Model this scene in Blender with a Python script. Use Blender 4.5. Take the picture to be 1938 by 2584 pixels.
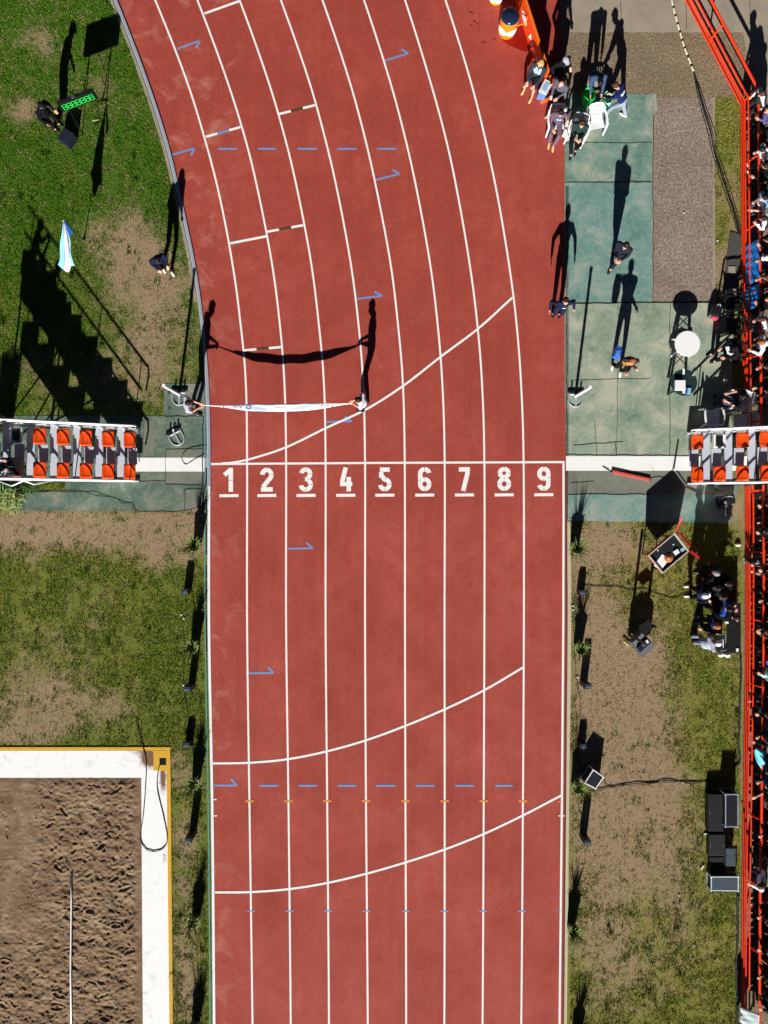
import bpy, bmesh, math, random
import numpy as np
from mathutils import Vector, Matrix, Euler, noise as mnoise

random.seed(7)
np.random.seed(7)
for o in list(bpy.data.objects):
    bpy.data.objects.remove(o)
SC = bpy.context.scene
COL = SC.collection
PI = math.pi
S, H = 81.75, 28.0            # photograph pixels per metre on the ground, height of the drone
CX, CY = 969.0, 1292.0        # the point straight below the drone
R = math.radians

# ------------------------------------------------------------------ camera, sky, sun
cd = bpy.data.cameras.new('drone_camera')
cam = bpy.data.objects.new('drone_camera', cd)
COL.objects.link(cam)
cam.location = (0, 0, H)
cam.rotation_euler = (0, 0, 0)
cd.sensor_fit = 'VERTICAL'
cd.angle_y = 2*math.atan(2584/2/S/H)
cd.clip_start = 0.5
cd.clip_end = 1000
SC.camera = cam

EL, AZ = R(26.8), R(7.0)      # sun elevation; shadows fall 7 degrees right of straight up
w = bpy.data.worlds.new('World')
SC.world = w
w.use_nodes = True
wn = w.node_tree
bg = wn.nodes['Background']
sky = wn.nodes.new('ShaderNodeTexSky')
sky.sky_type = 'NISHITA'
sky.sun_disc = False
sky.sun_elevation = EL
sky.sun_rotation = PI + AZ
sky.altitude = 100
sky.air_density = 0.15
sky.dust_density = 0.1
sky.ozone_density = 3.0
bg.inputs[1].default_value = 0.05
wn.links.new(sky.outputs[0], bg.inputs[0])
sl = bpy.data.lights.new('sun', 'SUN')
sl.energy = 5.0
sl.angle = R(0.5)
sl.color = (1.0, 0.97, 0.92)
sun = bpy.data.objects.new('sun', sl)
COL.objects.link(sun)
sd = Vector((math.sin(AZ)*math.cos(EL), math.cos(AZ)*math.cos(EL), -math.sin(EL)))
sun.rotation_euler = sd.to_track_quat('-Z', 'Y').to_euler()
sun.location = (-4, -40, 30)
SC.view_settings.view_transform = 'Standard'
SC.view_settings.look = 'None'
SC.view_settings.exposure = 0.64
SC.view_settings.gamma = 1.0
SC.render.engine = 'CYCLES'

# ------------------------------------------------------------------ helpers
def G(px, py, z=0.0):
    """ground point under a pixel of the photograph"""
    return Vector(((px-CX)/S, (CY-py)/S, z))
def A(px, py, z):
    """point at height z that the drone sees at that pixel"""
    k = (H-z)/H
    return Vector(((px-CX)/S*k, (CY-py)/S*k, z))
def lin(c):
    c = c/255.0
    return c/12.92 if c <= .04045 else ((c+.055)/1.055)**2.4
LIT = 1.20
def C(r, g, b, k=1.0):
    return tuple(min(.86, lin(v)/LIT*k) for v in (r, g, b))

class MB:
    def __init__(s):
        s.v = []; s.f = []
    def add(s, vs, fs):
        n = len(s.v)
        s.v += [tuple(v) for v in vs]
        s.f += [tuple(i+n for i in f) for f in fs]
        return s
    def box(s, c, size, rz=0, M=None):
        x, y, z = (a/2 for a in size)
        vs = [Vector((i*x, j*y, k*z)) for i in (-1, 1) for j in (-1, 1) for k in (-1, 1)]
        m = M if M is not None else Matrix.Rotation(rz, 3, 'Z')
        c = Vector(c)
        vs = [m @ v+c for v in vs]
        return s.add(vs, [(0, 1, 3, 2), (4, 6, 7, 5), (0, 4, 5, 1), (2, 3, 7, 6), (0, 2, 6, 4), (1, 5, 7, 3)])
    def bbox(s, c, size, bev=.015, rz=0, M=None):
        bm = bmesh.new()
        bmesh.ops.create_cube(bm, size=1)
        for v in bm.verts:
            v.co = Vector((v.co.x*size[0], v.co.y*size[1], v.co.z*size[2]))
        bmesh.ops.bevel(bm, geom=list(bm.edges), offset=bev, segments=2, affect='EDGES', profile=.6)
        m = M if M is not None else Matrix.Rotation(rz, 3, 'Z')
        return s.bm(bm, m, Vector(c))
    def bm(s, bm, m=None, c=None):
        bm.verts.index_update()
        vs = [(m @ v.co if m else v.co.copy())+(c if c else Vector()) for v in bm.verts]
        fs = [tuple(v.index for v in f.verts) for f in bm.faces]
        bm.free()
        return s.add(vs, fs)
    def tube(s, pts, r, n=8, caps=True):
        pts = [Vector(p) for p in pts]
        rr = r if isinstance(r, (list, tuple)) else [r]*len(pts)
        vs = []; fs = []
        up = None
        for i, p in enumerate(pts):
            a = pts[max(i-1, 0)]; b = pts[min(i+1, len(pts)-1)]
            d = (b-a)
            d = d.normalized() if d.length > 1e-9 else Vector((0, 0, 1))
            if up is None:
                up = Vector((0, 0, 1)) if abs(d.z) < .9 else Vector((0, 1, 0))
            u = (up-d*up.dot(d))
            u = u.normalized() if u.length > 1e-6 else d.orthogonal().normalized()
            v = d.cross(u)
            up = u
            for k in range(n):
                t = 2*PI*k/n
                vs.append(p+(u*math.cos(t)+v*math.sin(t))*rr[i])
        for i in range(len(pts)-1):
            for k in range(n):
                k2 = (k+1) % n
                fs.append((i*n+k, i*n+k2, (i+1)*n+k2, (i+1)*n+k))
        if caps:
            fs.append(tuple(range(n-1, -1, -1)))
            fs.append(tuple(range((len(pts)-1)*n, len(pts)*n)))
        return s.add(vs, fs)
    def lathe(s, prof, c=(0, 0, 0), n=24):
        c = Vector(c)
        vs = []; fs = []
        m = len(prof)
        for k in range(n):
            t = 2*PI*k/n
            for r, z in prof:
                vs.append(c+Vector((r*math.cos(t), r*math.sin(t), z)))
        for k in range(n):
            k2 = (k+1) % n
            for i in range(m-1):
                fs.append((k*m+i, k2*m+i, k2*m+i+1, k*m+i+1))
        return s.add(vs, fs)
    def ell(s, c, r, M=None, nu=14, nv=9):
        c = Vector(c)
        vs = [Vector((0, 0, 1))]
        for j in range(1, nv):
            p = PI*j/nv
            for k in range(nu):
                t = 2*PI*k/nu
                vs.append(Vector((math.sin(p)*math.cos(t), math.sin(p)*math.sin(t), math.cos(p))))
        vs.append(Vector((0, 0, -1)))
        fs = []
        for k in range(nu):
            k2 = (k+1) % nu
            fs.append((0, 1+k, 1+k2))
            for j in range(nv-2):
                fs.append((1+j*nu+k, 1+(j+1)*nu+k, 1+(j+1)*nu+k2, 1+j*nu+k2))
            fs.append((len(vs)-1, 1+(nv-2)*nu+k2, 1+(nv-2)*nu+k))
        out = []
        for v in vs:
            q = Vector((v.x*r[0], v.y*r[1], v.z*r[2]))
            out.append((M @ q if M is not None else q)+c)
        return s.add(out, fs)
    def cap(s, a, b, ra, rb, n=10):
        """tapered capsule"""
        a = Vector(a); b = Vector(b)
        d = b-a
        L = d.length
        if L < 1e-6:
            return s.ell(a, (ra,)*3)
        d /= L
        pts = []; rs = []
        for k in range(5):
            t = PI/2*k/4
            pts.append(a-d*ra*math.cos(t)); rs.append(max(ra*math.sin(t), ra*.05))
        for k in range(5):
            t = PI/2*k/4
            pts.append(b+d*rb*math.sin(t)); rs.append(max(rb*math.cos(t), rb*.05))
        return s.tube(pts, rs, n)
    def prism(s, poly, z0, z1):
        n = len(poly)
        ar = sum(poly[i][0]*poly[(i+1) % n][1]-poly[(i+1) % n][0]*poly[i][1] for i in range(n))
        if ar < 0:
            poly = poly[::-1]
        vs = [(p[0], p[1], z0) for p in poly]+[(p[0], p[1], z1) for p in poly]
        fs = [tuple(range(n-1, -1, -1)), tuple(range(n, 2*n))]
        fs += [(i, (i+1) % n, n+(i+1) % n, n+i) for i in range(n)]
        return s.add(vs, fs)
    def sheet(s, poly, z):
        n = len(poly)
        ar = sum(poly[i][0]*poly[(i+1) % n][1]-poly[(i+1) % n][0]*poly[i][1] for i in range(n))
        if ar < 0:
            poly = poly[::-1]
        return s.add([(p[0], p[1], z) for p in poly], [tuple(range(n))])
    def strip(s, pts, wd, z, closed=False):
        pts = [Vector((p[0], p[1])) for p in pts]
        n = len(pts)
        vs = []; fs = []
        for i, p in enumerate(pts):
            if closed:
                a = pts[i-1]; b = pts[(i+1) % n]
            else:
                a = pts[max(0, i-1)]; b = pts[min(n-1, i+1)]
            d1 = (p-a); d2 = (b-p)
            d1 = d1.normalized() if d1.length > 1e-9 else d2.normalized()
            d2 = d2.normalized() if d2.length > 1e-9 else d1
            t = (d1+d2).normalized()
            nn = Vector((-t.y, t.x))
            k = 1/max(.45, nn.dot(Vector((-d1.y, d1.x))))
            vs += [(p.x-nn.x*wd/2*k, p.y-nn.y*wd/2*k, z), (p.x+nn.x*wd/2*k, p.y+nn.y*wd/2*k, z)]
        m = n if closed else n-1
        for i in range(m):
            j = (i+1) % n
            fs.append((2*i, 2*j, 2*j+1, 2*i+1))
        return s.add(vs, fs)
    def build(s, name, mat, parent=None, smooth=False, world=False):
        me = bpy.data.meshes.new(name)
        vs = s.v
        if world and parent is not None:
            L = parent.location
            vs = [(v[0]-L.x, v[1]-L.y, v[2]-L.z) for v in vs]
        me.from_pydata(vs, [], s.f)
        if smooth is True:
            me.polygons.foreach_set('use_smooth', [True]*len(me.polygons))
        elif smooth:
            me.polygons.foreach_set('use_smooth', [True]*len(me.polygons))
            me.set_sharp_from_angle(angle=R(smooth))
        if mat is not None:
            me.materials.append(mat)
        o = bpy.data.objects.new(name, me)
        COL.objects.link(o)
        if parent is not None:
            o.parent = parent
        return o

def tag(o, label, cat, group=None):
    o['label'] = label
    o['category'] = cat
    if group:
        o['group'] = group
    return o
def thing(name, label, cat, loc=(0, 0, 0), rotz=0, group=None):
    o = bpy.data.objects.new(name, None)
    o.empty_display_size = .2
    COL.objects.link(o)
    o.location = loc
    o.rotation_euler = (0, 0, rotz)
    return tag(o, label, cat, group)
def kids(o):
    return [c for c in bpy.data.objects if c.parent == o]
def dup(o, loc, rz, label, parent=None):
    c = o.copy()
    COL.objects.link(c)
    if parent is None:
        c.location = loc
        c.rotation_euler = (0, 0, rz)
        c['label'] = label
    else:
        c.parent = parent
    for ch in kids(o):
        dup(ch, None, None, None, c)
    return c
def struct(o):
    o['kind'] = 'structure'
    return o

# ------------------------------------------------------------------ materials
def node_mat(name):
    m = bpy.data.materials.new(name)
    m.use_nodes = True
    nt = m.node_tree
    b = nt.nodes['Principled BSDF']
    return m, nt, b
def N(nt, typ, **kw):
    n = nt.nodes.new(typ)
    for k, v in kw.items():
        setattr(n, k, v)
    return n
def noise_n(nt, vec, scale, detail=4, rough=.6, dist=0):
    n = N(nt, 'ShaderNodeTexNoise')
    n.inputs['Scale'].default_value = scale
    n.inputs['Detail'].default_value = detail
    n.inputs['Roughness'].default_value = rough
    n.inputs['Distortion'].default_value = dist
    nt.links.new(vec, n.inputs['Vector'])
    return n.outputs['Fac']
def ramp(nt, fac, stops):
    r = N(nt, 'ShaderNodeValToRGB')
    cr = r.color_ramp
    while len(cr.elements) < len(stops):
        cr.elements.new(.5)
    for e, (p, c) in zip(cr.elements, stops):
        e.position = p
        e.color = (*c, 1) if len(c) == 3 else c
    nt.links.new(fac, r.inputs[0])
    return r.outputs[0]
def mixc(nt, fac, a, b, mode='MIX'):
    m = N(nt, 'ShaderNodeMix', data_type='RGBA', blend_type=mode)
    for sock, val in ((m.inputs[0], fac), (m.inputs[6], a), (m.inputs[7], b)):
        if isinstance(val, (int, float)):
            sock.default_value = val
        elif isinstance(val, tuple):
            sock.default_value = (*val, 1) if len(val) == 3 else val
        else:
            nt.links.new(val, sock)
    return m.outputs[2]
def bump(nt, b, hgt, strength=.3, dist=.01):
    n = N(nt, 'ShaderNodeBump')
    n.inputs['Strength'].default_value = strength
    n.inputs['Distance'].default_value = dist
    nt.links.new(hgt, n.inputs['Height'])
    nt.links.new(n.outputs[0], b.inputs['Normal'])
def pos(nt):
    return N(nt, 'ShaderNodeNewGeometry').outputs['Position']
def ramp01(nt, fac, a, b):
    m = N(nt, 'ShaderNodeMapRange')
    m.inputs[1].default_value = a
    m.inputs[2].default_value = b
    nt.links.new(fac, m.inputs[0])
    return m.outputs[0]
MATS = {}
def M(name, col, rough=.6, metal=0, var=.12, scale=9, bmp=0, bscale=60, spec=.4, trans=0):
    """plain material with a mild procedural mottle"""
    key = name
    if key in MATS:
        return MATS[key]
    m, nt, b = node_mat(name)
    tc = N(nt, 'ShaderNodeTexCoord').outputs['Object']
    f = noise_n(nt, tc, scale, 4)
    c = mixc(nt, f, tuple(max(0, v*(1-var)) for v in col), tuple(min(1, v*(1+var)) for v in col))
    nt.links.new(c, b.inputs['Base Color'])
    b.inputs['Roughness'].default_value = rough
    b.inputs['Metallic'].default_value = metal
    b.inputs['Specular IOR Level'].default_value = spec
    if trans:
        b.inputs['Subsurface Weight'].default_value = 0
    if bmp:
        bump(nt, b, noise_n(nt, tc, bscale, 3), bmp, .01)
    MATS[key] = m
    return m
def cloth(r, g, b):
    return M('cloth_%d_%d_%d' % (r, g, b), C(r, g, b), .85, 0, .22, 14, .35, 40, .15)

def mat_track():
    m, nt, b = node_mat('red_track')
    p = pos(nt)
    big = noise_n(nt, p, .35, 4, .6)
    mid = noise_n(nt, p, 2.2, 5, .65)
    fine = noise_n(nt, p, 70, 3, .8)
    base = ramp(nt, big, [(.3, C(158, 69, 56)), (.5, C(174, 78, 65)), (.72, C(190, 90, 78))])
    c = mixc(nt, ramp01(nt, mid, .35, .75), base, C(164, 68, 56))
    v = N(nt, 'ShaderNodeTexNoise'); v.inputs['Scale'].default_value = 38; v.inputs['Detail'].default_value = 4
    nt.links.new(p, v.inputs['Vector'])
    g = ramp(nt, noise_n(nt, p, 30, 3, .85), [(.28, (.62, .60, .60)), (.5, (1, 1, 1)), (.74, (1.36, 1.36, 1.36))])
    c = mixc(nt, .8, c, g, 'MULTIPLY')
    # paler and pinker in patches towards the straight
    sy = N(nt, 'ShaderNodeSeparateXYZ'); nt.links.new(p, sy.inputs[0])
    du = N(nt, 'ShaderNodeMath', operation='MULTIPLY'); nt.links.new(ramp01(nt, sy.outputs[1], 10, -16), du.inputs[0]); nt.links.new(ramp01(nt, noise_n(nt, p, .7, 5, .65), .25, .75), du.inputs[1])
    du2 = N(nt, 'ShaderNodeMath', operation='MULTIPLY'); nt.links.new(du.outputs[0], du2.inputs[0]); du2.inputs[1].default_value = .34
    c = mixc(nt, du2.outputs[0], c, C(196, 112, 104))
    # faint lengthwise wear between the lines
    mp = N(nt, 'ShaderNodeMapping'); mp.inputs['Scale'].default_value = (2.6, .10, 1); nt.links.new(p, mp.inputs[0])
    c = mixc(nt, .55, c, ramp(nt, noise_n(nt, mp.outputs[0], 1.4, 5, .7), [(.32, (.86, .86, .86)), (.5, (1, 1, 1)), (.7, (1.10, 1.12, 1.12))]), 'MULTIPLY')
    # scuffed pale wear in patches, strongest in the inside lane
    sx = N(nt, 'ShaderNodeSeparateXYZ'); nt.links.new(p, sx.inputs[0])
    ins = ramp01(nt, sx.outputs[0], -4.0, -5.3)
    sc = ramp(nt, noise_n(nt, p, 1.1, 6, .7, .6), [(.54, (0, 0, 0)), (.70, (1, 1, 1))])
    mm = N(nt, 'ShaderNodeMath', operation='MULTIPLY'); nt.links.new(ins, mm.inputs[0]); nt.links.new(sc, mm.inputs[1])
    m2 = N(nt, 'ShaderNodeMath', operation='MULTIPLY'); nt.links.new(mm.outputs[0], m2.inputs[0]); m2.inputs[1].default_value = .8
    c = mixc(nt, m2.outputs[0], c, C(196, 128, 112))
    sp = ramp(nt, noise_n(nt, p, 7, 2, .4), [(.74, (0, 0, 0)), (.80, (.5, .5, .5))])
    c = mixc(nt, sp, c, C(205, 120, 104))
    # seams of the laid rubber
    br = N(nt, 'ShaderNodeMath', operation='SINE')
    nt.links.new(c, b.inputs['Base Color'])
    b.inputs['Roughness'].default_value = .9
    b.inputs['Specular IOR Level'].default_value = .15
    bump(nt, b, fine, .35, .006)
    return m
def mat_paint(name, col, wear=.5, under=None, scale=16):
    m, nt, b = node_mat(name)
    p = pos(nt)
    f = noise_n(nt, p, scale, 5, .7)
    fac = ramp(nt, f, [(.60+.12*(1-wear), (0, 0, 0)), (.86, (wear, wear, wear))])
    c = mixc(nt, fac, col, under or C(186, 96, 78))
    g = ramp(nt, noise_n(nt, p, 3, 4), [(.3, (.9, .9, .88)), (.7, (1, 1, 1))])
    c = mixc(nt, .8, c, g, 'MULTIPLY')
    nt.links.new(c, b.inputs['Base Color'])
    b.inputs['Roughness'].default_value = .7
    bump(nt, b, noise_n(nt, p, 60, 2), .2, .004)
    return m
def mat_green(name, a, bcol, worn, amt=.5, seed=0):
    m, nt, b = node_mat(name)
    p = pos(nt)
    mp = N(nt, 'ShaderNodeMapping'); mp.inputs['Location'].default_value = (seed*3.1, seed*1.7, 0)
    nt.links.new(p, mp.inputs[0])
    q = mp.outputs[0]
    f = noise_n(nt, q, .9, 8, .68, .5)
    c = ramp(nt, f, [(.28, a), (.5, bcol), (.5+.3*(1-amt)+.02, worn)])
    f2 = noise_n(nt, q, 6, 6, .75)
    c = mixc(nt, ramp(nt, f2, [(.5, (0, 0, 0)), (.72, (.75, .75, .75))]), c, worn)
    f3 = noise_n(nt, q, 26, 5, .75)
    c = mixc(nt, .85, c, ramp(nt, f3, [(.25, (.5, .5, .5)), (.5, (1, 1, 1)), (.75, (1.25, 1.25, 1.22))]), 'MULTIPLY')
    st = ramp(nt, noise_n(nt, q, 4.5, 6, .7, 1.2), [(.64, (0, 0, 0)), (.72, (.8, .8, .8))])
    c = mixc(nt, st, c, C(52, 62, 46))
    nt.links.new(c, b.inputs['Base Color'])
    b.inputs['Roughness'].default_value = .85
    b.inputs['Specular IOR Level'].default_value = .2
    bump(nt, b, f3, .35, .01)
    return m
def mat_aggregate(name, cols, scale=26):
    m, nt, b = node_mat(name)
    p = pos(nt)
    f = noise_n(nt, p, scale, 5, .8)
    c = ramp(nt, f, [(.3, cols[0]), (.47, cols[1]), (.60, cols[2]), (.74, cols[3])])
    big = noise_n(nt, p, .8, 5, .6)
    c = mixc(nt, .8, c, ramp(nt, big, [(.3, (.78, .74, .68)), (.7, (1.12, 1.12, 1.12))]), 'MULTIPLY')
    nt.links.new(c, b.inputs['Base Color'])
    b.inputs['Roughness'].default_value = .95
    b.inputs['Specular IOR Level'].default_value = .15
    bump(nt, b, f, .8, .02)
    return m
def mat_concrete(name, col, stain=.35):
    m, nt, b = node_mat(name)
    p = pos(nt)
    f = noise_n(nt, p, 1.3, 7, .65, .4)
    c = ramp(nt, f, [(.3, tuple(v*(1-stain) for v in col)), (.55, col), (.8, tuple(min(.86, v*1.15) for v in col))])
    f3 = noise_n(nt, p, 40, 4, .7)
    c = mixc(nt, .6, c, ramp(nt, f3, [(.3, (.7, .7, .7)), (.6, (1.05, 1.05, 1.05))]), 'MULTIPLY')
    st = ramp(nt, noise_n(nt, p, 3.2, 6, .75, 1.0), [(.62, (0, 0, 0)), (.75, (.55, .55, .55))])
    c = mixc(nt, st, c, tuple(v*.5 for v in col))
    nt.links.new(c, b.inputs['Base Color'])
    b.inputs['Roughness'].default_value = .9
    bump(nt, b, f3, .3, .008)
    return m
def mat_grass():
    m, nt, b = node_mat('lawn')
    p = pos(nt)
    at = N(nt, 'ShaderNodeAttribute'); at.attribute_name = 'dry'
    dry = at.outputs['Fac']
    n1 = noise_n(nt, p, 1.6, 6, .7, .3)
    n2 = noise_n(nt, p, 9, 5, .75, .4)
    add = N(nt, 'ShaderNodeMath', operation='ADD'); nt.links.new(dry, add.inputs[0])
    s1 = N(nt, 'ShaderNodeMath', operation='MULTIPLY_ADD'); nt.links.new(n1, s1.inputs[0]); s1.inputs[1].default_value = 1.9; s1.inputs[2].default_value = -.98
    nt.links.new(s1.outputs[0], add.inputs[1])
    add2 = N(nt, 'ShaderNodeMath', operation='ADD'); nt.links.new(add.outputs[0], add2.inputs[0])
    s2 = N(nt, 'ShaderNodeMath', operation='MULTIPLY_ADD'); nt.links.new(n2, s2.inputs[0]); s2.inputs[1].default_value = 2.2; s2.inputs[2].default_value = -1.12
    nt.links.new(s2.outputs[0], add2.inputs[1])
    at2 = N(nt, 'ShaderNodeAttribute'); at2.attribute_name = 'yellow'
    yl = N(nt, 'ShaderNodeMath', operation='MULTIPLY_ADD'); nt.links.new(noise_n(nt, p, .9, 6, .7, .5), yl.inputs[0]); yl.inputs[1].default_value = 1.6; nt.links.new(at2.outputs['Fac'], yl.inputs[2])
    ylc = ramp01(nt, yl.outputs[0], .92, 1.75)
    green = mixc(nt, ylc, C(88, 122, 34), C(152, 150, 70))
    gdark = mixc(nt, ylc, C(62, 92, 24), C(118, 122, 52))
    n3 = noise_n(nt, p, 22, 4, .8)
    g = mixc(nt, ramp01(nt, n3, .38, .62), gdark, green)
    dirt = ramp(nt, n3, [(.3, C(132, 110, 84)), (.5, C(168, 144, 113)), (.72, C(198, 175, 143))])
    c = mixc(nt, ramp(nt, add2.outputs[0], [(.30, (0, 0, 0)), (.95, (1, 1, 1))]), g, dirt)
    f4 = noise_n(nt, p, 75, 3, .8)
    c = mixc(nt, .8, c, ramp(nt, f4, [(.3, (.62, .62, .62)), (.68, (1.25, 1.25, 1.25))]), 'MULTIPLY')
    nt.links.new(c, b.inputs['Base Color'])
    b.inputs['Roughness'].default_value = 1
    b.inputs['Specular IOR Level'].default_value = .05
    bump(nt, b, f4, .6, .03)
    return m
def mat_blades():
    m, nt, b = node_mat('grass_blades')
    at = N(nt, 'ShaderNodeAttribute'); at.attribute_name = 'tint'
    nt.links.new(at.outputs['Color'], b.inputs['Base Color'])
    b.inputs['Roughness'].default_value = .9
    b.inputs['Specular IOR Level'].default_value = .1
    return m
def mat_sand():
    m, nt, b = node_mat('brown_sand')
    p = pos(nt)
    f = noise_n(nt, p, 1.5, 6, .7, .5)
    c = ramp(nt, f, [(.3, C(114, 92, 70)), (.5, C(144, 119, 95)), (.75, C(176, 152, 125))])
    f3 = noise_n(nt, p, 45, 4, .75)
    c = mixc(nt, .8, c, ramp(nt, f3, [(.3, (.72, .72, .72)), (.65, (1.12, 1.12, 1.12))]), 'MULTIPLY')
    nt.links.new(c, b.inputs['Base Color'])
    b.inputs['Roughness'].default_value = 1
    b.inputs['Specular IOR Level'].default_value = .05
    bump(nt, b, f3, .6, .012)
    return m
def mat_whiteconc():
    m, nt, b = node_mat('whitewashed_concrete')
    p = pos(nt)
    f = noise_n(nt, p, 2.1, 7, .75, .8)
    c = ramp(nt, f, [(.54, (.86, .86, .85)), (.64, (.74, .74, .70)), (.74, C(170, 160, 140))])
    at = N(nt, 'ShaderNodeAttribute'); at.attribute_name = 'mud'
    n2 = noise_n(nt, p, 9, 6, .75)
    ad = N(nt, 'ShaderNodeMath', operation='MULTIPLY_ADD'); nt.links.new(n2, ad.inputs[0]); ad.inputs[1].default_value = 1.2
    nt.links.new(at.outputs['Fac'], ad.inputs[2])
    c = mixc(nt, ramp(nt, ad.outputs[0], [(1.0, (0, 0, 0)), (1.0, (0, 0, 0)), (1.0, (1, 1, 1))]) if False else ramp01(nt, ad.outputs[0], .85, 1.3), c, C(128, 92, 62))
    nt.links.new(c, b.inputs['Base Color'])
    b.inputs['Roughness'].default_value = .85
    bump(nt, b, n2, .2, .01)
    return m
WHITE = M('white_plastic', (.82, .82, .82), .35, 0, .03, 5)
WMETAL = M('white_metal', (.80, .80, .80), .4, 0, .06, 7)
GMETAL = M('grey_metal', C(190, 194, 200), .45, .3, .12, 12, .1)
TREAD = M('pale_tread', C(200, 206, 218), .55, 0, .08, 14, .1)
ALU = M('aluminium', C(176, 180, 196), .4, .2, .12, 15, .1)
BLACK = M('black_plastic', C(22, 22, 24), .5, 0, .3, 12)
DKGREY = M('dark_grey_plastic', C(62, 68, 72), .6, 0, .2, 15, .2)
ORANGE = M('orange_plastic', C(246, 84, 22), .35, 0, .1, 9, .05)
RED = M('red_paint', C(255, 66, 30), .4, 0, .12, 11, .05)
REDB = M('red_panel', C(206, 34, 34), .5, 0, .15, 9)
SKIN = M('skin', C(226, 168, 140), .55, 0, .1, 20)
SKIND = M('tanned_skin', C(196, 138, 108), .55, 0, .1, 20)
# ------------------------------------------------------------------ the setting
GB = [  # dry patches of the lawn: pixel x, y, radius x, radius y, weight
 (60, 275, 60, 45, 1.0), (330, 650, 105, 95, .9), (400, 760, 120, 150, .9), (330, 960, 170, 110, .75), (100, 930, 60, 70, .5),
 (110, 90, 60, 60, .45), (90, 110, 80, 30, .3), (250, 210, 40, 30, .5), (235, 590, 40, 40, .5), (260, 130, 50, 40, .4), (160, 300, 60, 200, .2), (270, 330, 60, 120, .35),
 (200, 1335, 340, 62, 1.15), (430, 1360, 100, 80, 1.0), (60, 1350, 130, 60, .55), (80, 1760, 190, 75, .95), (120, 1620, 160, 80, .45), (300, 1790, 130, 60, .4), (240, 1500, 80, 80, .35), (30, 1850, 160, 40, .9),
 (455, 1950, 60, 60, .7), (465, 2300, 45, 260, .75), (475, 2500, 40, 100, .8), (470, 2120, 40, 60, .5), (330, 560, 60, 60, .3),
 (1560, 1370, 130, 70, 1.0), (1500, 1560, 75, 200, 1.05), (1570, 1720, 120, 140, .95), (1570, 1900, 140, 150, 1.0), (1560, 2080, 130, 160, 1.0),
 (1510, 2300, 90, 180, .7), (1700, 1500, 80, 120, .3), (1740, 2350, 110, 200, .45), (1690, 2100, 80, 220, .55), (1560, 2480, 120, 140, .55), (1640, 1640, 60, 100, .6),
 (1815, 480, 40, 60, .5), (1815, 700, 45, 90, 1.3), (1855, 1290, 25, 40, .8), (1920, 1600, 60, 1400, .8), (1820, 300, 25, 60, .3), (1850, 500, 20, 100, .5)]
def dryness(px, py):
    d = np.zeros_like(px)
    for x, y, rx, ry, wt in GB:
        d = d+wt*np.exp(-(((px-x)/rx)**2+((py-y)/ry)**2)*.9)
    return np.clip(d, 0, 1.3)
def yellowness(px, py):
    r = np.clip((px-700)/500, 0, 1)*.85
    l = np.clip((py-500)/900, 0, 1)*.55*(px < 700)
    return np.clip(r+l+.08, 0, 1)
xs = np.concatenate([[-250, -80, -35, -18], np.arange(-12.6, 12.65, .12), [18, 35, 80, 250]])
ys = np.concatenate([[-250, -80, -35, -20], np.arange(-16.4, 16.45, .12), [20, 35, 80, 250]])
XX, YY = np.meshgrid(xs, ys)
nx, ny = len(xs), len(ys)
vs = np.stack([XX.ravel(), YY.ravel(), np.zeros(nx*ny)], 1)
ii = np.arange(nx*ny).reshape(ny, nx)
fs = np.stack([ii[:-1, :-1].ravel(), ii[:-1, 1:].ravel(), ii[1:, 1:].ravel(), ii[1:, :-1].ravel()], 1)
me = bpy.data.meshes.new('lawn')
me.from_pydata(vs.tolist(), [], fs.tolist())
PX = vs[:, 0]*S+CX; PY = CY-vs[:, 1]*S
for nm, fn in (('dry', dryness), ('yellow', yellowness)):
    a = me.attributes.new(nm, 'FLOAT', 'POINT')
    a.data.foreach_set('value', fn(PX, PY).astype(np.float32))
me.materials.append(mat_grass())
lawn = bpy.data.objects.new('lawn', me)
COL.objects.link(lawn)
struct(lawn)

def gpoly(pts):
    return [(G(x, y).x, G(x, y).y) for x, y in pts]
def rect(x0, y0, x1, y1):
    return gpoly([(x0, y0), (x1, y0), (x1, y1), (x0, y1)])
def smooth_line(pts, per=6):
    """Catmull-Rom through pixel points, returns ground points"""
    P = [Vector(p) for p in pts]
    P = [P[0]*2-P[1]]+P+[P[-1]*2-P[-2]]
    out = []
    for i in range(1, len(P)-2):
        for k in range(per):
            t = k/per
            a, b, c, d = P[i-1], P[i], P[i+1], P[i+2]
            q = .5*((2*b)+(c-a)*t+(2*a-5*b+4*c-d)*t*t+(3*b-a-3*c+d)*t**3)
            out.append((q.x, q.y))
    out.append(tuple(P[-2]))
    return gpoly(out)
def slab(name, poly, mat, z=.006, th=0, ragged=0):
    """a laid sheet; ragged > 0 gives it a worn outline"""
    if ragged:
        out = []
        n = len(poly)
        for i in range(n):
            a = Vector(poly[i]); b = Vector(poly[(i+1) % n])
            L = (b-a).length
            k = max(1, int(L/.12))
            nn = Vector((-(b-a).y, (b-a).x)).normalized()
            for j in range(k):
                q = a+(b-a)*j/k
                off = (mnoise.noise(Vector((q.x*3.1, q.y*3.1, 1.7)))*.7+mnoise.noise(Vector((q.x*11, q.y*11, 4)))*.4)*ragged
                out.append(tuple(q+nn*off))
        poly = out
    mb = MB()
    if th:
        mb.prism(poly, -.02, th)
    else:
        mb.sheet(poly, z)
    o = mb.build(name, mat)
    return struct(o)
TEAL = mat_green('teal_concrete', C(86, 126, 116), C(116, 154, 146), C(164, 172, 158), .55, 1)
TEALG = mat_green('weathered_green_concrete', C(98, 126, 108), C(154, 168, 148), C(186, 186, 164), .72, 2)
TEALD = mat_green('dull_green_concrete', C(72, 96, 84), C(98, 118, 104), C(146, 148, 132), .62, 3)
CONC = mat_concrete('pale_concrete', C(164, 152, 132), .25)
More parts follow.
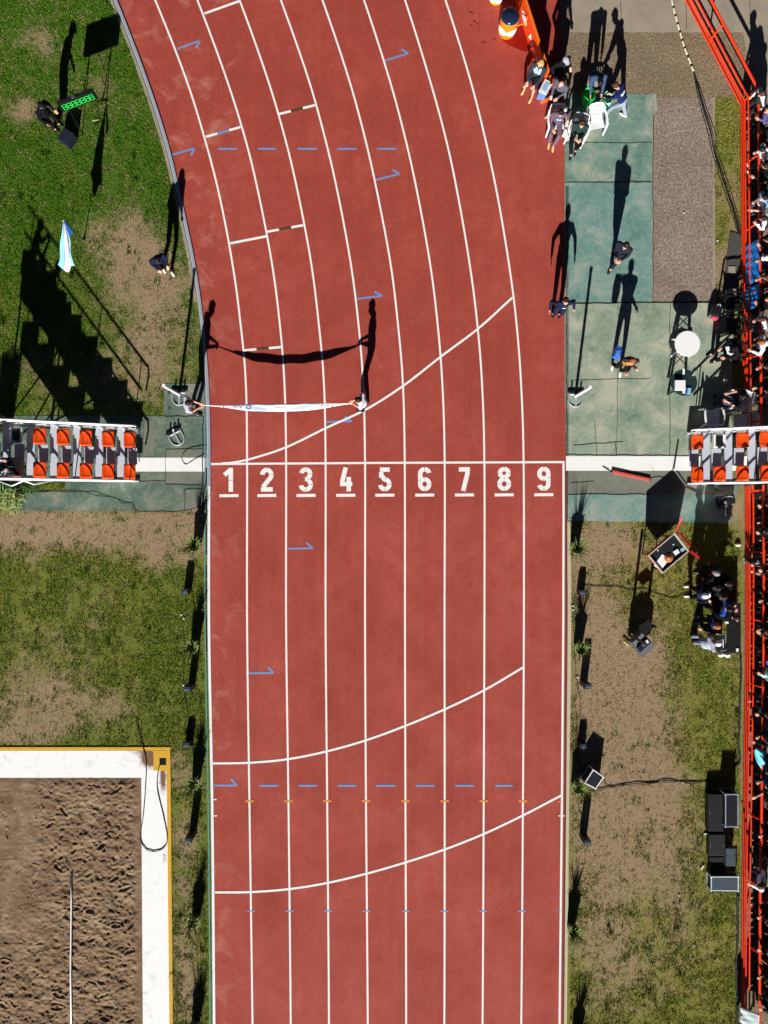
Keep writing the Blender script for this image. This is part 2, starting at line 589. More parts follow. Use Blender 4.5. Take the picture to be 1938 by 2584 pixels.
CONCD = mat_concrete('grey_concrete', C(128, 132, 118), .3)
AGG = mat_aggregate('brown_aggregate', (C(80, 68, 52), C(132, 116, 94), C(166, 150, 124), C(204, 190, 164)), 17)
AGGP = mat_aggregate('pink_grey_aggregate', (C(84, 72, 62), C(140, 124, 112), C(174, 158, 146), C(214, 200, 186)), 15)
PAINTW = mat_paint('white_track_paint', (.84, .83, .81), .3)
PAINTB = mat_paint('blue_track_paint', C(124, 152, 204), .45)
PAINTO = mat_paint('orange_track_paint', C(232, 146, 60), .4)
PAINTK = mat_paint('olive_track_paint', C(88, 62, 40), .5)
PAINTG = mat_paint('white_ground_paint', (.85, .84, .82), .55, C(150, 150, 132), 7)
EARTH = mat_concrete('packed_earth', C(96, 84, 62), .4)

# right-hand apron
slab('concrete_path', rect(1436, -80, 2040, 82), CONC, .012, ragged=.02)
slab('aggregate_path', gpoly([(1404, -80), (1436, -80), (1436, 60), (1850, 60), (2040, 60), (2040, 240), (1846, 246), (1404, 250)]), AGG, .007)
slab('concrete_slab', gpoly([(1872, 60), (2040, 60), (2040, 262), (1905, 262)]), CONC, .010, ragged=.05)
slab('aggregate_bed', rect(1650, 246, 1800, 763), AGGP, .010, ragged=.012)
slab('kerb_strip', gpoly([(1644, 248), (1650, 248), (1650, 764), (1645, 764)]), CONC, .014, ragged=.012)
slab('kerb_strip', rect(1798, 246, 1804, 764), CONC, .014, ragged=.012)
slab('painted_apron', gpoly([(1425, 238), (1655, 238), (1658, 280), (1646, 296), (1646, 460), (1425, 460)]), mat_green('greyed_teal_concrete', C(84, 124, 112), C(120, 150, 136), C(172, 176, 158), .6, 7), .012, ragged=.015)
slab('painted_apron', rect(1425, 461, 1645, 763), TEAL, .013, ragged=.006)
slab('painted_apron', rect(1424, 765, 1848, 1168), TEALG, .012)
slab('concrete_strip', rect(1425, 1180, 1850, 1248), CONCD, .011)
slab('painted_apron', gpoly([(1432, 1247), (1850, 1245), (1836, 1320), (1432, 1314)]), TEAL, .010, ragged=.02)
slab('concrete_strip', gpoly([(1826, 1225), (1868, 1225), (1856, 1262), (1842, 1280), (1852, 1318), (1836, 1322)]), CONCD, .014, ragged=.03)
slab('finish_band', rect(1428, 1151, 1900, 1188), PAINTG, .017)
slab('service_path', gpoly([(1880, 262), (2040, 262), (2040, 2700), (1862, 2700), (1876, 1700)]), AGG, .005, ragged=.06)
# joints of the slabs: narrow grooves
GROOVE = M('dirty_joint', C(44, 44, 34), .95, 0, .4, 20)
jm = MB()
def joint(pts, wd=2.2):
    p = [(x+random.uniform(-1.2, 1.2), y+random.uniform(-1.2, 1.2)) for x, y in pts]
    jm.strip(gpoly(p), wd/S, .0165+len(jm.f)*1e-5)
def jline(a, b, wd=2.2):
    n = max(2, int(math.dist(a, b)/16))
    joint([(a[0]+(b[0]-a[0])*i/n, a[1]+(b[1]-a[1])*i/n) for i in range(n+1)], wd*random.uniform(.7, 1.1))
for a, b, wd in [((1427, 361), (1645, 360), 2), ((1427, 461), (1645, 458), 2.2), ((1427, 766), (1795, 762), 3.2), ((1648, 290), (1648, 760), 2.4), ((1428, 1247), (1640, 1247), 2.6),
                 ((1560, 770), (1556, 1150), 1.3), ((1690, 770), (1690, 1150), 1.8), ((1448, 1123), (1570, 1114), 2.2), ((1552, 1114), (1556, 1150), 2.4), ((1780, 1150), (1430, 1147), 3),
                 ((1500, 1215), (1440, 1218), 1.8), ((1566, 0), (1568, 80), 1.6), ((1730, 0), (1731, 74), 1.6), ((1893, 0), (1893, 80), 1.6),
                 ((1645, 1178), (1648, 1190), 1), ((1440, 960), (1640, 955), 1), ((1500, 1060), (1505, 1150), 1.2), ((1430, 470), (1430, 1150), 1.8), ((1432, 1190), (1432, 1310), 2.2)]:
    jline(a, b, wd)
for a, b, wd in [((80, 1241), (240, 1240), 1.4), ((240, 1240), (330, 1270), 1.4), ((330, 1268), (345, 1290), 1.2), ((345, 1291), (460, 1290), 1.6), ((418, 1222), (508, 1224), 2.6), ((418, 1133), (418, 1222), 1.4),
                 ((512, 1050), (512, 1290), 2.4), ((415, 1050), (515, 1051), 2.0), ((465, 1234), (512, 1234), 1.5), ((467, 1234), (467, 1284), 1.5), ((418, 1133), (512, 1133), 1.5), ((300, 1215), (420, 1213), 1.4)]:
    jline(a, b, wd)
o = jm.build('slab_joints', GROOVE)
struct(o)

# left-hand apron
slab('painted_apron', gpoly([(415, 968), (520, 968), (524, 1050), (415, 1050)]), TEALD, .010)
slab('painted_apron', gpoly([(-40, 1049), (524, 1050), (526, 1280), (460, 1290), (-60, 1289), (80, 1240), (165, 1236), (165, 1216), (-60, 1216)]), TEALD, .012, ragged=.008)
slab('concrete_patch', rect(418, 1134, 511, 1223), CONCD, .0145, ragged=.01)
slab('concrete_patch', rect(469, 1236, 511, 1283), CONCD, .0145, ragged=.01)
slab('concrete_patch', gpoly([(365, 1060), (392, 1060), (388, 1150), (362, 1150)]), CONCD, .0135, ragged=.05)
slab('finish_band', rect(250, 1155, 521, 1190), PAINTG, .017)

# ---- the track
TR = mat_track()
YS = [0, 160, 200, 360, 500, 660, 800, 960, 1168, 1580, 2020, 2504]
LN = [[391.6, 455.3, 469.9, 519.6, 555.3, 585.9, 605.3, 620.3, 623.8, 623.8, 629.6, 636.5],
      [498, 558, 572, 621.6, 654.9, 685.6, 704.3, 717.6, 722.2, 722.2, 728, 733.2],
      [604.3, 662.2, 675.5, 722.3, 754.6, 784.6, 802.6, 817.1, 821.7, 821.7, 825.7, 829.8],
      [708.4, 762.7, 778.3, 823, 854.9, 884.3, 902.7, 916, 921.2, 921.2, 923.5, 927.6],
      [813.3, 867.6, 880.3, 923.7, 954.6, 984.6, 1002.2, 1016.1, 1021.3, 1021.9, 1023, 1024.8],
      [918.2, 970.3, 982.4, 1025.1, 1055.5, 1084.3, 1102.3, 1115.6, 1122, 1121.6, 1122, 1121.4],
      [1021.6, 1071.5, 1083.8, 1127.2, 1156.5, 1183.9, 1202.4, 1215.7, 1222.1, 1222.1, 1220.4, 1218],
      [1123.6, 1172.8, 1185.9, 1226.4, 1256.1, 1283, 1301.4, 1314.1, 1321, 1321.6, 1319.3, 1315.8]]
KERB = [291, 354, 368, 420, 454, 488, 508.7, 523, 528, 528, 536, 540.5]
def ext(xs):
    p = [q for q in zip(xs, YS) if q[1] != 160]
    p = [(2*xs[0]-xs[1]-8, -160)]+p+[(2*xs[-1]-xs[-2]-2, 2960)]
    return p
left = smooth_line(ext(KERB))
right = gpoly([(1405, -160), (1412, 0), (1424, 340), (1425, 1000), (1428, 1168), (1429, 1580), (1426, 2020), (1421, 2504), (1418, 2960)])
track = MB()
n = len(left)
# quads across so that the sheet is never one huge polygon
def at_y(line, y):
    for a, b in zip(line, line[1:]):
        if (a[1]-y)*(b[1]-y) <= 0 and a[1] != b[1]:
            t = (y-a[1])/(b[1]-a[1])
            return a[0]+(b[0]-a[0])*t
    return line[-1][0]
rws = [(p[0], p[1]) for p in left]
tv = []
for x, y in rws:
    xr = at_y(right, y)
    for k in range(5):
        tv.append((x+(xr-x)*k/4, y, .020))
tf = [(r*5+k, r*5+5+k, r*5+6+k, r*5+1+k) for r in range(len(rws)-1) for k in range(4)]
track.add(tv, tf)
trk = track.build('running_track', TR)
struct(trk)
def mark(name, mb, mat):
    o = mb.build(name, mat, trk)
    return o
Z0 = .0245
for k, xs_ in enumerate(LN):
    mb = MB(); mb.strip(smooth_line(ext(xs_)), 4.6/S, Z0)
    mark('lane_line', mb, PAINTW)
mb = MB(); mb.strip(gpoly([(1421.5, 1166), (1421.8, 1300), (1421, 1580), (1417.6, 2020), (1412.4, 2504), (1408, 2960)]), 5.2/S, Z0)
mark('lane_line', mb, PAINTW)
mb = MB(); mb.strip(gpoly([(528, 1171), (976, 1168), (1424, 1166)]), 5.4/S, Z0+.0012)
mark('finish_line', mb, PAINTW)
for pts in ([(560, 1169), (590, 1167), (640, 1156), (724, 1128), (825, 1079), (924, 1033), (1020, 972), (1113, 899.5), (1207, 829), (1293, 751)],
            [(537, 1926), (631, 1924), (727, 1915), (826, 1895), (925, 1867), (1023, 1831), (1124, 1788.5), (1222, 1741), (1321, 1683)],
            [(543, 2251), (637, 2250), (734, 2242), (829, 2226.5), (927.5, 2203), (1024.5, 2175), (1124, 2142), (1222, 2103), (1321, 2056), (1417, 2006)]):
    mb = MB(); mb.strip(smooth_line(pts), 5.4/S, Z0+.0024)
    mark('break_line', mb, PAINTW)
K = 1.1682
for y, xs_ in ((376, [(551, 598), (651, 697), (751, 799), (852, 900), (952, 1000)]), (1982, [(655, 702), (754, 800), (852, 898), (950, 997), (1049, 1096), (1149, 1195), (1249, 1294)])):
    for a, b in xs_:
        mb = MB(); mb.strip(gpoly([(a, y), (b, y)]), 5/S, Z0+.0008); mark('blue_dash', mb, PAINTB)
for k in range(8):
    for y, wd, hh, mt in ((2021, 21, 5, PAINTO), (2298, 19, 3.6, PAINTB)):
        x = np.interp(y, YS, LN[k])
        mb = MB(); mb.strip(gpoly([(x-wd/2, y), (x+wd/2, y)]), hh/S, Z0+.0016); mark('lane_tick', mb, mt)
for x0, x1, y, mt in ((1407, 1417, 2022, PAINTO), (1409, 1424, 2058, PAINTW), (537, 547, 2017, PAINTW), (540, 548, 2058, PAINTW), (1405, 1414, 2299, PAINTB)):
    mb = MB(); mb.strip(gpoly([(x0, y), (x1, y)]), 3/S, Z0+.0017); mark('lane_tick', mb, mt)
for (a, b, c) in [((383, 106), (431, 89), (424, 105)), ((832, 131), (882, 116), (867, 107)), ((372, 335), (420, 321), (413, 337)), ((812, 389), (863, 376), (848, 367)),
                  ((770, 646), (825, 639), (809, 630)), ((706, 911), (760, 910), (745, 900)), ((621, 1185), (676, 1184), (662, 1172)), ((538, 1454), (591, 1453), (579, 1441)), ((463, 1696), (512, 1696), (499, 1682))]:
    mb = MB()
    P = [(p[0]*K, p[1]*K) for p in (a, b, c)]
    mb.strip(gpoly([P[0], P[1]]), 5/S, Z0+.0004)
    mb.strip(gpoly([P[1], P[2]]), 5.4/S, Z0+.0009)
    mark('lane_arrow', mb, PAINTB)
for (a, b, mid) in [((445, 296), (520, 275), PAINTB), ((603, 247), (680, 228), PAINTK), ((498, 526), (575, 511), None), ((577, 501), (655, 487), PAINTK), ((528, 757), (607, 750), PAINTK), ((442, 30), (518, 3), None)]:
    P = [Vector((p[0]*K, p[1]*K)) for p in (a, b)]
    segs = [(0, 1, PAINTW)] if mid is None else [(0, .33, PAINTW), (.33, .67, mid), (.67, 1, PAINTW)]
    for t0, t1, mt in segs:
        mb = MB(); mb.strip(gpoly([tuple(P[0].lerp(P[1], t0)), tuple(P[0].lerp(P[1], t1))]), 6/S, Z0+.0006)
        mark('stagger_mark', mb, mt)
# numerals 1..9, stencilled
def arc(cx, cy, rx, ry, a0, a1, n=22):
    return [(cx+rx*math.cos(R(a0+(a1-a0)*i/n)), cy+ry*math.sin(R(a0+(a1-a0)*i/n))) for i in range(n+1)]
DIG = {1: [[(.64, 0), (.64, .47)], [(.64, .49), (.64, 1)], [(.55, .88), (.16, .70)]],
       2: [arc(.5, .70, .33, .21, 178, 91), arc(.5, .70, .33, .21, 88, 2), arc(.5, .70, .33, .21, -1, -30)+[(.30, .25), (.20, .19)], [(.06, .095), (.94, .095)]],
       3: [arc(.48, .735, .32, .18, 170, 92), arc(.48, .735, .32, .18, 88, 0), arc(.48, .735, .32, .18, -3, -62), arc(.48, .285, .36, .20, 62, 2), arc(.48, .285, .36, .20, -2, -88), arc(.48, .285, .36, .20, -92, -172), [(.42, .52), (.66, .52)]],
       4: [[(.50, 1), (.22, .37)], [(.08, .31), (.98, .31)], [(.72, .60), (.72, .39)], [(.72, .23), (.72, 0)]],
       5: [[(.14, .90), (.86, .90)], [(.24, .80), (.24, .56)], [(.24, .53), (.4, .56)]+arc(.5, .29, .34, .20, 90, 4), arc(.5, .29, .34, .20, 0, -86), arc(.5, .29, .34, .20, -91, -172)],
       6: [[(.17, .46), (.17, .70)]+arc(.5, .72, .33, .19, 180, 94), arc(.5, .72, .33, .19, 88, 12), [(.17, .44), (.17, .29)]+arc(.5, .29, .33, .20, 182, 268), arc(.5, .29, .33, .20, 272, 359), arc(.5, .29, .33, .20, 1, 88), arc(.5, .29, .33, .20, 92, 140)],
       7: [[(.08, .90), (.90, .90)], [(.75, .81), (.40, 0)]],
       8: [arc(.5, .74, .31, .17, a, a+86) for a in (2, 92, 182, 272)]+[arc(.5, .29, .35, .20, a, a+86) for a in (2, 92, 182, 272)],
       9: None}
DIG[9] = [[(1-x, 1-y) for x, y in st] for st in DIG[6]]
for d, cx_ in zip(range(1, 10), [578, 673.6, 772.5, 872.6, 971, 1071.7, 1172, 1272, 1372]):
    y1, y0 = 1180.5-(d-1)*.35, 1241-(d-1)*.35
    mb = MB(); zz = Z0
    for st in DIG[d]:
        mb.strip(gpoly([(cx_-17+34*u, y0-(y0-y1)*v) for u, v in st]), 11.2/S, zz)
        zz += .0003
    mark('lane_number', mb, PAINTW)
    mb = MB(); mb.strip(gpoly([(cx_-24, 1251-(d-1)*.3), (cx_+24, 1250.5-(d-1)*.3)]), 7.5/S, Z0)
    mark('number_underline', mb, PAINTW)
# wet patches beside the drum
WET = M('wet_red_rubber', C(138, 22, 14), .35, 0, .2, 6, 0, 60, .3)
mb = MB(); mb.sheet(smooth_line([(1262, 93), (1275, 110), (1300, 122), (1334, 130), (1335, 90), (1310, 62), (1262, 80), (1262, 93)], 4)[:-1], .0225)
mark('wet_patch', mb, WET)
mb = MB()
for i in range(16):
    x, y, r_ = random.uniform(1182, 1262), random.uniform(12, 130), random.uniform(1, 4)
    mb.sheet(gpoly([(x+r_*1.4*math.cos(t)*random.uniform(.7, 1.2), y+r_*math.sin(t)*random.uniform(.7, 1.2)) for t in np.linspace(0, 2*PI, 9)[:-1]]), .0225+i*2e-5)
mark('splashes', mb, M('damp_rubber', C(140, 46, 38), .6))

# inside kerb: raised aluminium rail upstream, white kerb with a drain beside it downstream
KL = smooth_line(ext(KERB))
def kerb_piece(y0, y1, off, wd, z0, z1, name, mat):
    pts = [(x, y) for x, y in KL if G(0, y1).y <= y <= G(0, y0).y]
    pts = [(at_y(KL, G(0, y0).y), G(0, y0).y)]+pts+[(at_y(KL, G(0, y1).y), G(0, y1).y)]
    mb = MB()
    vs = []; fs = []
    m = len(pts)
    for i, p in enumerate(pts):
        a = Vector(pts[max(0, i-1)]); b = Vector(pts[min(m-1, i+1)])
        d = (b-a).normalized(); nn = Vector((-d.y, d.x))     # points to the right-hand side when walking down
        c = Vector(p)+nn*off/S
        for s_, z in ((-1, z0), (-1, z1), (1, z1), (1, z0)):
            q = c+nn*s_*wd/2/S
            vs.append((q.x, q.y, z))
    for i in range(m-1):
        for k in range(3):
            fs.append((i*4+k, i*4+k+1, i*4+5+k, i*4+4+k))
    fs += [(0, 1, 2, 3), tuple(m*4-4+k for k in (3, 2, 1, 0))]
    mb.add(vs, fs)
    return struct(mb.build(name, mat))
kerb_piece(-120, 1228, 0, 8.5, .0, .065, 'track_rail', ALU)
kerb_piece(-120, 1228, -2.6, 1.6, .0, .068, 'track_rail_lip', M('bright_aluminium', C(214, 218, 232), .35, .2))
kerb_piece(1228, 2900, 0, 6.5, .0, .050, 'track_kerb', M('white_kerb', (.80, .79, .80), .6, 0, .12, 9))
kerb_piece(960, 2900, -10, 3.2, .0, .032, 'track_drain_edge', M('green_drain_edge', C(92, 150, 140), .6, 0, .25, 9))
for y0, y1 in ((1180, 1225), (1262, 1300), (1326, 1400), (1430, 1460), (1468, 1512), (1556, 1645)):
    kerb_piece(y0, y1, -7.5, 3.8, .0, .018, 'drain_slot', M('drain_slot', C(30, 20, 18), .9))
kerb_piece(-120, 760, -10, 7, .0, .012, 'kerb_footing', CONC)
mb = MB(); mb.strip(gpoly([(1431, 470), (1430, 1150)]), 9/S, .0162); struct(mb.build('kerb_strip', TEALD))
mb = MB()
mb.strip(gpoly([(1434, 1316), (1437, 1500), (1436, 1700), (1432, 1950), (1429, 2300), (1424, 2700)]), 9/S, .016)
o = mb.build('kerb_strip', mat_paint('worn_kerb', C(206, 192, 160), 1.0, C(112, 98, 70), 6)); struct(o)
mb = MB(); mb.strip(gpoly([(1428.5, 1190), (1429.5, 1600), (1426, 2020), (1420.5, 2600)]), 5/S, .0212)
struct(mb.build('track_edge_dirt', M('dirty_rubber', C(104, 58, 46), .9, 0, .4, 8)))

# ---- sand pit
YEL = mat_paint('yellow_edge_paint', C(226, 176, 30), .5, C(180, 130, 60), 10)
WCON = mat_whiteconc()
mb = MB()
# white rim, as an L with a fine grid so that the mud stain has its own outline
def rim(x0, y0, x1, y1, nx_, ny_, skew0=0, skew1=0):
    vs = []; fs = []
    for j in range(ny_+1):
        for i in range(nx_+1):
            y = y0+(y1-y0)*j/ny_
            x = x0+(x1-x0)*i/nx_+(skew0*(1-i/nx_)+skew1*i/nx_)*max(0, (y-1962)/622)
            g = G(x, y, .026)
            vs.append(g)
    for j in range(ny_):
        for i in range(nx_):
            a = j*(nx_+1)+i
            fs.append((a, a+nx_+1, a+nx_+2, a+1))
    mb.add(vs, fs)
rim(-200, 1894, 357, 1962, 40, 8)
rim(357, 1894, 421, 1962, 16, 16)
rim(357, 1962, 421, 2800, 12, 60, 4, 8)
o = mb.build('sand_pit_rim', WCON)
a = o.data.attributes.new('mud', 'FLOAT', 'POINT')
vals = []
for v in o.data.vertices:
    px, py = v.co.x*S+CX, CY-v.co.y*S
    m_ = 1.1*math.exp(-(((px-378)/26)**2+((py-1912)/26)**2))+.9*math.exp(-(((px-412)/10)**2+((py-1965)/40)**2))+.5*math.exp(-(((px-415)/8)**2+((py-2165)/25)**2))+.35*math.exp(-(((px-330)/40)**2+((py-1896)/8)**2))
    vals.append(m_)
a.data.foreach_set('value', vals)
struct(o)
mb = MB()
mb.prism(gpoly([(-200, 1885), (430, 1885), (430, 1893.5), (-200, 1893.5)]), 0, .030)
mb.prism(gpoly([(421.5, 1893.5), (430, 1893.5), (431, 1962), (439, 2800), (430, 2800), (421.5, 1962)]), 0, .030)
mb.prism(gpoly([(388, 1893.5), (421.5, 1893.5), (421.5, 1944), (388, 1944)]), .01, .034)
struct(mb.build('sand_pit_border', YEL))
mb = MB(); mb.sheet(rect(403, 1912, 420, 1930), .0355)
struct(mb.build('drain_hole', M('deep_hole', (.002, .002, .002), 1)))
sx0, sx1, sy0, sy1 = -180, 361, 1958, 2760
st = .020
nxs = int((sx1-sx0)/S/st); nys = int((sy1-sy0)/S/st)
X = np.linspace(sx0, sx1, nxs); Y = np.linspace(sy0, sy1, nys)
XX, YY = np.meshgrid(X, Y)
Z = np.zeros_like(XX)
def vnoise(XX, YY, sc, seed):
    rs = np.random.RandomState(seed)
    n_ = 64
    g = rs.rand(n_, n_)
    u = XX/sc; v = YY/sc
    i0 = np.floor(u).astype(int); j0 = np.floor(v).astype(int)
    fu = u-i0; fv = v-j0
    fu = fu*fu*(3-2*fu); fv = fv*fv*(3-2*fv)
    i1 = i0+1; j1 = j0+1
    return (g[j0 % n_, i0 % n_]*(1-fu)+g[j0 % n_, i1 % n_]*fu)*(1-fv)+(g[j1 % n_, i0 % n_]*(1-fu)+g[j1 % n_, i1 % n_]*fu)*fv-.5
flat = np.clip((170-XX)/120, 0, 1)*np.clip((2480-YY)/200, 0, 1)     # raked smooth on the left
rough = 1-.8*flat
Z += .03*vnoise(XX, YY, 90, 1)+rough*(.040*vnoise(XX+vnoise(XX, YY, 30, 9)*22, YY*1.6, 26, 2)+.038*vnoise(XX, YY*1.3, 11, 3)+.026*vnoise(XX, YY, 6, 4)+.034*vnoise(XX*1.2-YY*.4, YY*1.5+XX*.5, 9, 21))+.004*vnoise(XX, YY, 3, 5)
rs = np.random.RandomState(3)
for i in range(1500):
    cx_, cy_ = rs.uniform(sx0, sx1), rs.uniform(sy0, sy1)
    big = i > 1430
    fl = np.clip((170-cx_)/120, 0, 1)*np.clip((2480-cy_)/200, 0, 1)
    if rs.rand() < fl*.78:
        continue
    a_ = rs.uniform(0, PI); L_ = rs.uniform(2.4, 7)*(1.5 if rs.rand() < .15 else 1); W_ = rs.uniform(1.6, 3.6)
    u = ((XX-cx_)*math.cos(a_)+(YY-cy_)*math.sin(a_))/L_
    v = (-(XX-cx_)*math.sin(a_)+(YY-cy_)*math.cos(a_))/W_
    r2 = u*u+v*v
    dep = rs.uniform(.006, .026)
    if big:
        L_ = rs.uniform(10, 15); W_ = rs.uniform(4, 6); r2 = (((XX-cx_)*math.cos(a_)+(YY-cy_)*math.sin(a_))/L_)**2+((-(XX-cx_)*math.sin(a_)+(YY-cy_)*math.cos(a_))/W_)**2; Z += -.03*np.exp(-r2**3)+.022*np.exp(-((np.sqrt(r2)-1.3)/.25)**2); continue
    if i % 3 == 0:
        L_ *= rs.uniform(.7, 1.6); Z += dep*.8*np.exp(-(r2*(1+.5*np.sin(3*np.arctan2(v, u)+i)))**1.5); continue
    Z += -dep*np.exp(-r2**2*1.2)+dep*.75*np.exp(-((np.sqrt(r2)-1.45)/.35)**2)*(.5+.5*np.cos(np.arctan2(v, u)-rs.uniform(0, 6)))
for k in range(12):                                               # edges left by a levelling board
    a_ = rs.uniform(-.35, .35)+(PI/2 if k % 2 else 0); cx_, cy_ = rs.uniform(-40, 170), rs.uniform(1980, 2500)
    u = (XX-cx_)*math.cos(a_)+(YY-cy_)*math.sin(a_); v = -(XX-cx_)*math.sin(a_)+(YY-cy_)*math.cos(a_)
    Z += .007*np.exp(-(v/1.6)**2)*(np.abs(u) < rs.uniform(30, 75))
    Z += .006*(1/(1+np.exp(-v/1.0))-.5)*(np.abs(u) < 60)*np.exp(-(v/60)**2)
edge = np.clip((sx1-XX)/25, 0, 1)*np.clip((YY-sy0)/20, 0, 1)
Z = np.clip(.055+Z*(.25+.75*edge)*.9, .006, .14)
Z = Z*edge+.018*(1-edge)
vs = np.stack([(XX.ravel()-CX)/S, (CY-YY.ravel())/S, Z.ravel()], 1)
ii = np.arange(nxs*nys).reshape(nys, nxs)
fs = np.stack([ii[:-1, :-1].ravel(), ii[1:, :-1].ravel(), ii[1:, 1:].ravel(), ii[:-1, 1:].ravel()], 1)
me = bpy.data.meshes.new('sand_pit'); me.from_pydata(vs.tolist(), [], fs.tolist())
me.polygons.foreach_set('use_smooth', [True]*len(me.polygons))
me.materials.append(mat_sand())
o = bpy.data.objects.new('sand_pit', me); COL.objects.link(o); struct(o)

# ---- grass blades
def tufts():
    regs = [(-60, -60, 520, 1050, 1.0), (-60, 1214, 165, 1240, 1.0), (-60, 1285, 520, 1886, 1.0), (430, 1886, 524, 2650, 1.0), (1440, 1316, 1866, 2650, 1.0), (1803, 248, 1872, 765, 1.0)]
    P = []
    for x0, y0, x1, y1, dn in regs:
        n_ = int((x1-x0)*(y1-y0)/S/S*520*dn)
        P.append(np.stack([np.random.uniform(x0, x1, n_), np.random.uniform(y0, y1, n_)], 1))
    P = np.concatenate(P)
    kx = np.interp(P[:, 1], YS, KERB)
    ok = ((P[:, 0] < kx-15) | (P[:, 0] > 1000)) & ~((P[:, 0] > 412) & (P[:, 0] < 526) & (P[:, 1] > 965) & (P[:, 1] < 1292)) & ~((P[:, 0] > 1820) & (P[:, 1] > 1220) & (P[:, 1] < 1310))
    P = P[ok]
    d = dryness(P[:, 0], P[:, 1])
    f = d+1.2*vnoise(P[:, 0], P[:, 1], 48, 11)+1.5*vnoise(P[:, 0], P[:, 1], 16, 12)+.8*vnoise(P[:, 0], P[:, 1], 6, 13)
    keep = np.random.rand(len(P)) < np.where(f > .85, .16, np.where(f > .45, .5, 1.0))
    P = P[keep]; f = f[keep]
    y = np.clip(yellowness(P[:, 0], P[:, 1])-.10+.7*vnoise(P[:, 0], P[:, 1], 55, 31)+.5*vnoise(P[:, 0], P[:, 1], 20, 32), 0, 1)
    m = 4
    n_ = len(P)*m
    bx = np.repeat(P[:, 0], m)+np.random.normal(0, 2.2, n_); by = np.repeat(P[:, 1], m)+np.random.normal(0, 2.2, n_)
    f = np.repeat(f, m); y = np.repeat(y, m)
    ang = np.random.uniform(0, 2*PI, n_); L = np.random.uniform(.025, .062, n_)*np.where(f > .62, .75, 1); lean = np.random.uniform(.25, .95, n_)
    # coarse dark clumps scattered through the turf
    cl = vnoise(bx, by, 13, 41)+.6*vnoise(bx, by, 30, 42)
    isc = (cl > .50) & (f < .95)
    L = np.where(isc, L*1.75, L); lean = np.where(isc, lean*.6, lean)
    wd = np.random.uniform(.006, .013, n_)
    X = (bx-CX)/S; Y = (CY-by)/S
    t = ang+PI/2
    V = np.zeros((n_, 3, 3))
    V[:, 0] = np.stack([X+np.cos(t)*wd, Y+np.sin(t)*wd, np.zeros(n_)], 1)
    V[:, 1] = np.stack([X-np.cos(t)*wd, Y-np.sin(t)*wd, np.zeros(n_)], 1)
    V[:, 2] = np.stack([X+np.cos(ang)*L*lean, Y+np.sin(ang)*L*lean, L*np.sqrt(1-lean**2*.9)], 1)
    g0 = np.array(C(86, 130, 28)); g1 = np.array(C(158, 156, 72)); g2 = np.array(C(50, 84, 20)); dr = np.array(C(174, 152, 114))
    rnd = np.random.rand(n_, 1)
    c = g0*(1-y[:, None])+g1*y[:, None]
    c = c*(1-.42*rnd)+(g2*.6)*rnd*.7
    isd = (np.random.rand(n_, 1) < np.clip((f[:, None]-.14)*1.1, .012, .9))
    c = np.where(isd, dr*(.7+.3*rnd), c)
    c = np.where(isc[:, None] & (rnd < .85), np.array(C(54, 84, 22))*(1-.5*y[:, None])+np.array(C(110, 116, 40))*.5*y[:, None], c)
    me = bpy.data.meshes.new('grass')
    me.from_pydata(V.reshape(-1, 3).tolist(), [], np.arange(n_*3).reshape(-1, 3).tolist())
    at = me.attributes.new('tint', 'FLOAT_COLOR', 'POINT')
    cc = np.ones((n_*3, 4), np.float32); cc[:, :3] = np.repeat(c, 3, 0)
    at.data.foreach_set('color', cc.ravel())
    me.materials.append(mat_blades())
    o = bpy.data.objects.new('grass', me); COL.objects.link(o)
    o['kind'] = 'stuff'
    o['label'] = 'short mown grass, lush green to straw coloured, on the infield and verge'
    o['category'] = 'grass'
tufts()
# ------------------------------------------------------------------ people
REMESH = []
def soft(o, vox, it=2):
    m = o.modifiers.new('weld', 'REMESH'); m.mode = 'VOXEL'; m.voxel_size = vox; m.use_smooth_shade = True
    if it:
        s_ = o.modifiers.new('soft', 'SMOOTH'); s_.factor = .5; s_.iterations = it
    REMESH.append(o)
    return o
def ik(a, b, l1, l2, pole):
    """middle joint of a two-bone limb from a to b, bending towards pole"""
    a = Vector(a); b = Vector(b); pole = Vector(pole)
    d = b-a
    L = min(d.length, (l1+l2)*.995)
    if d.length > 1e-6:
        b = a+d.normalized()*L
    x = (l1*l1-l2*l2+L*L)/(2*L)
    h = math.sqrt(max(0, l1*l1-x*x))
    dn = d.normalized()
    p = pole-dn*pole.dot(dn)
    p = p.normalized() if p.length > 1e-5 else dn.orthogonal().normalized()
    return a+dn*x+p*h, b
HAIRS = {'black': C(22, 18, 18), 'brown': C(74, 48, 32), 'blond': C(206, 168, 104), 'red': C(168, 92, 44), 'grey': C(150, 146, 144), 'dark': C(44, 32, 26)}
def hair_mat(k):
    return M('hair_'+k, HAIRS[k], .6, 0, .35, 60, .4, 90, .3)
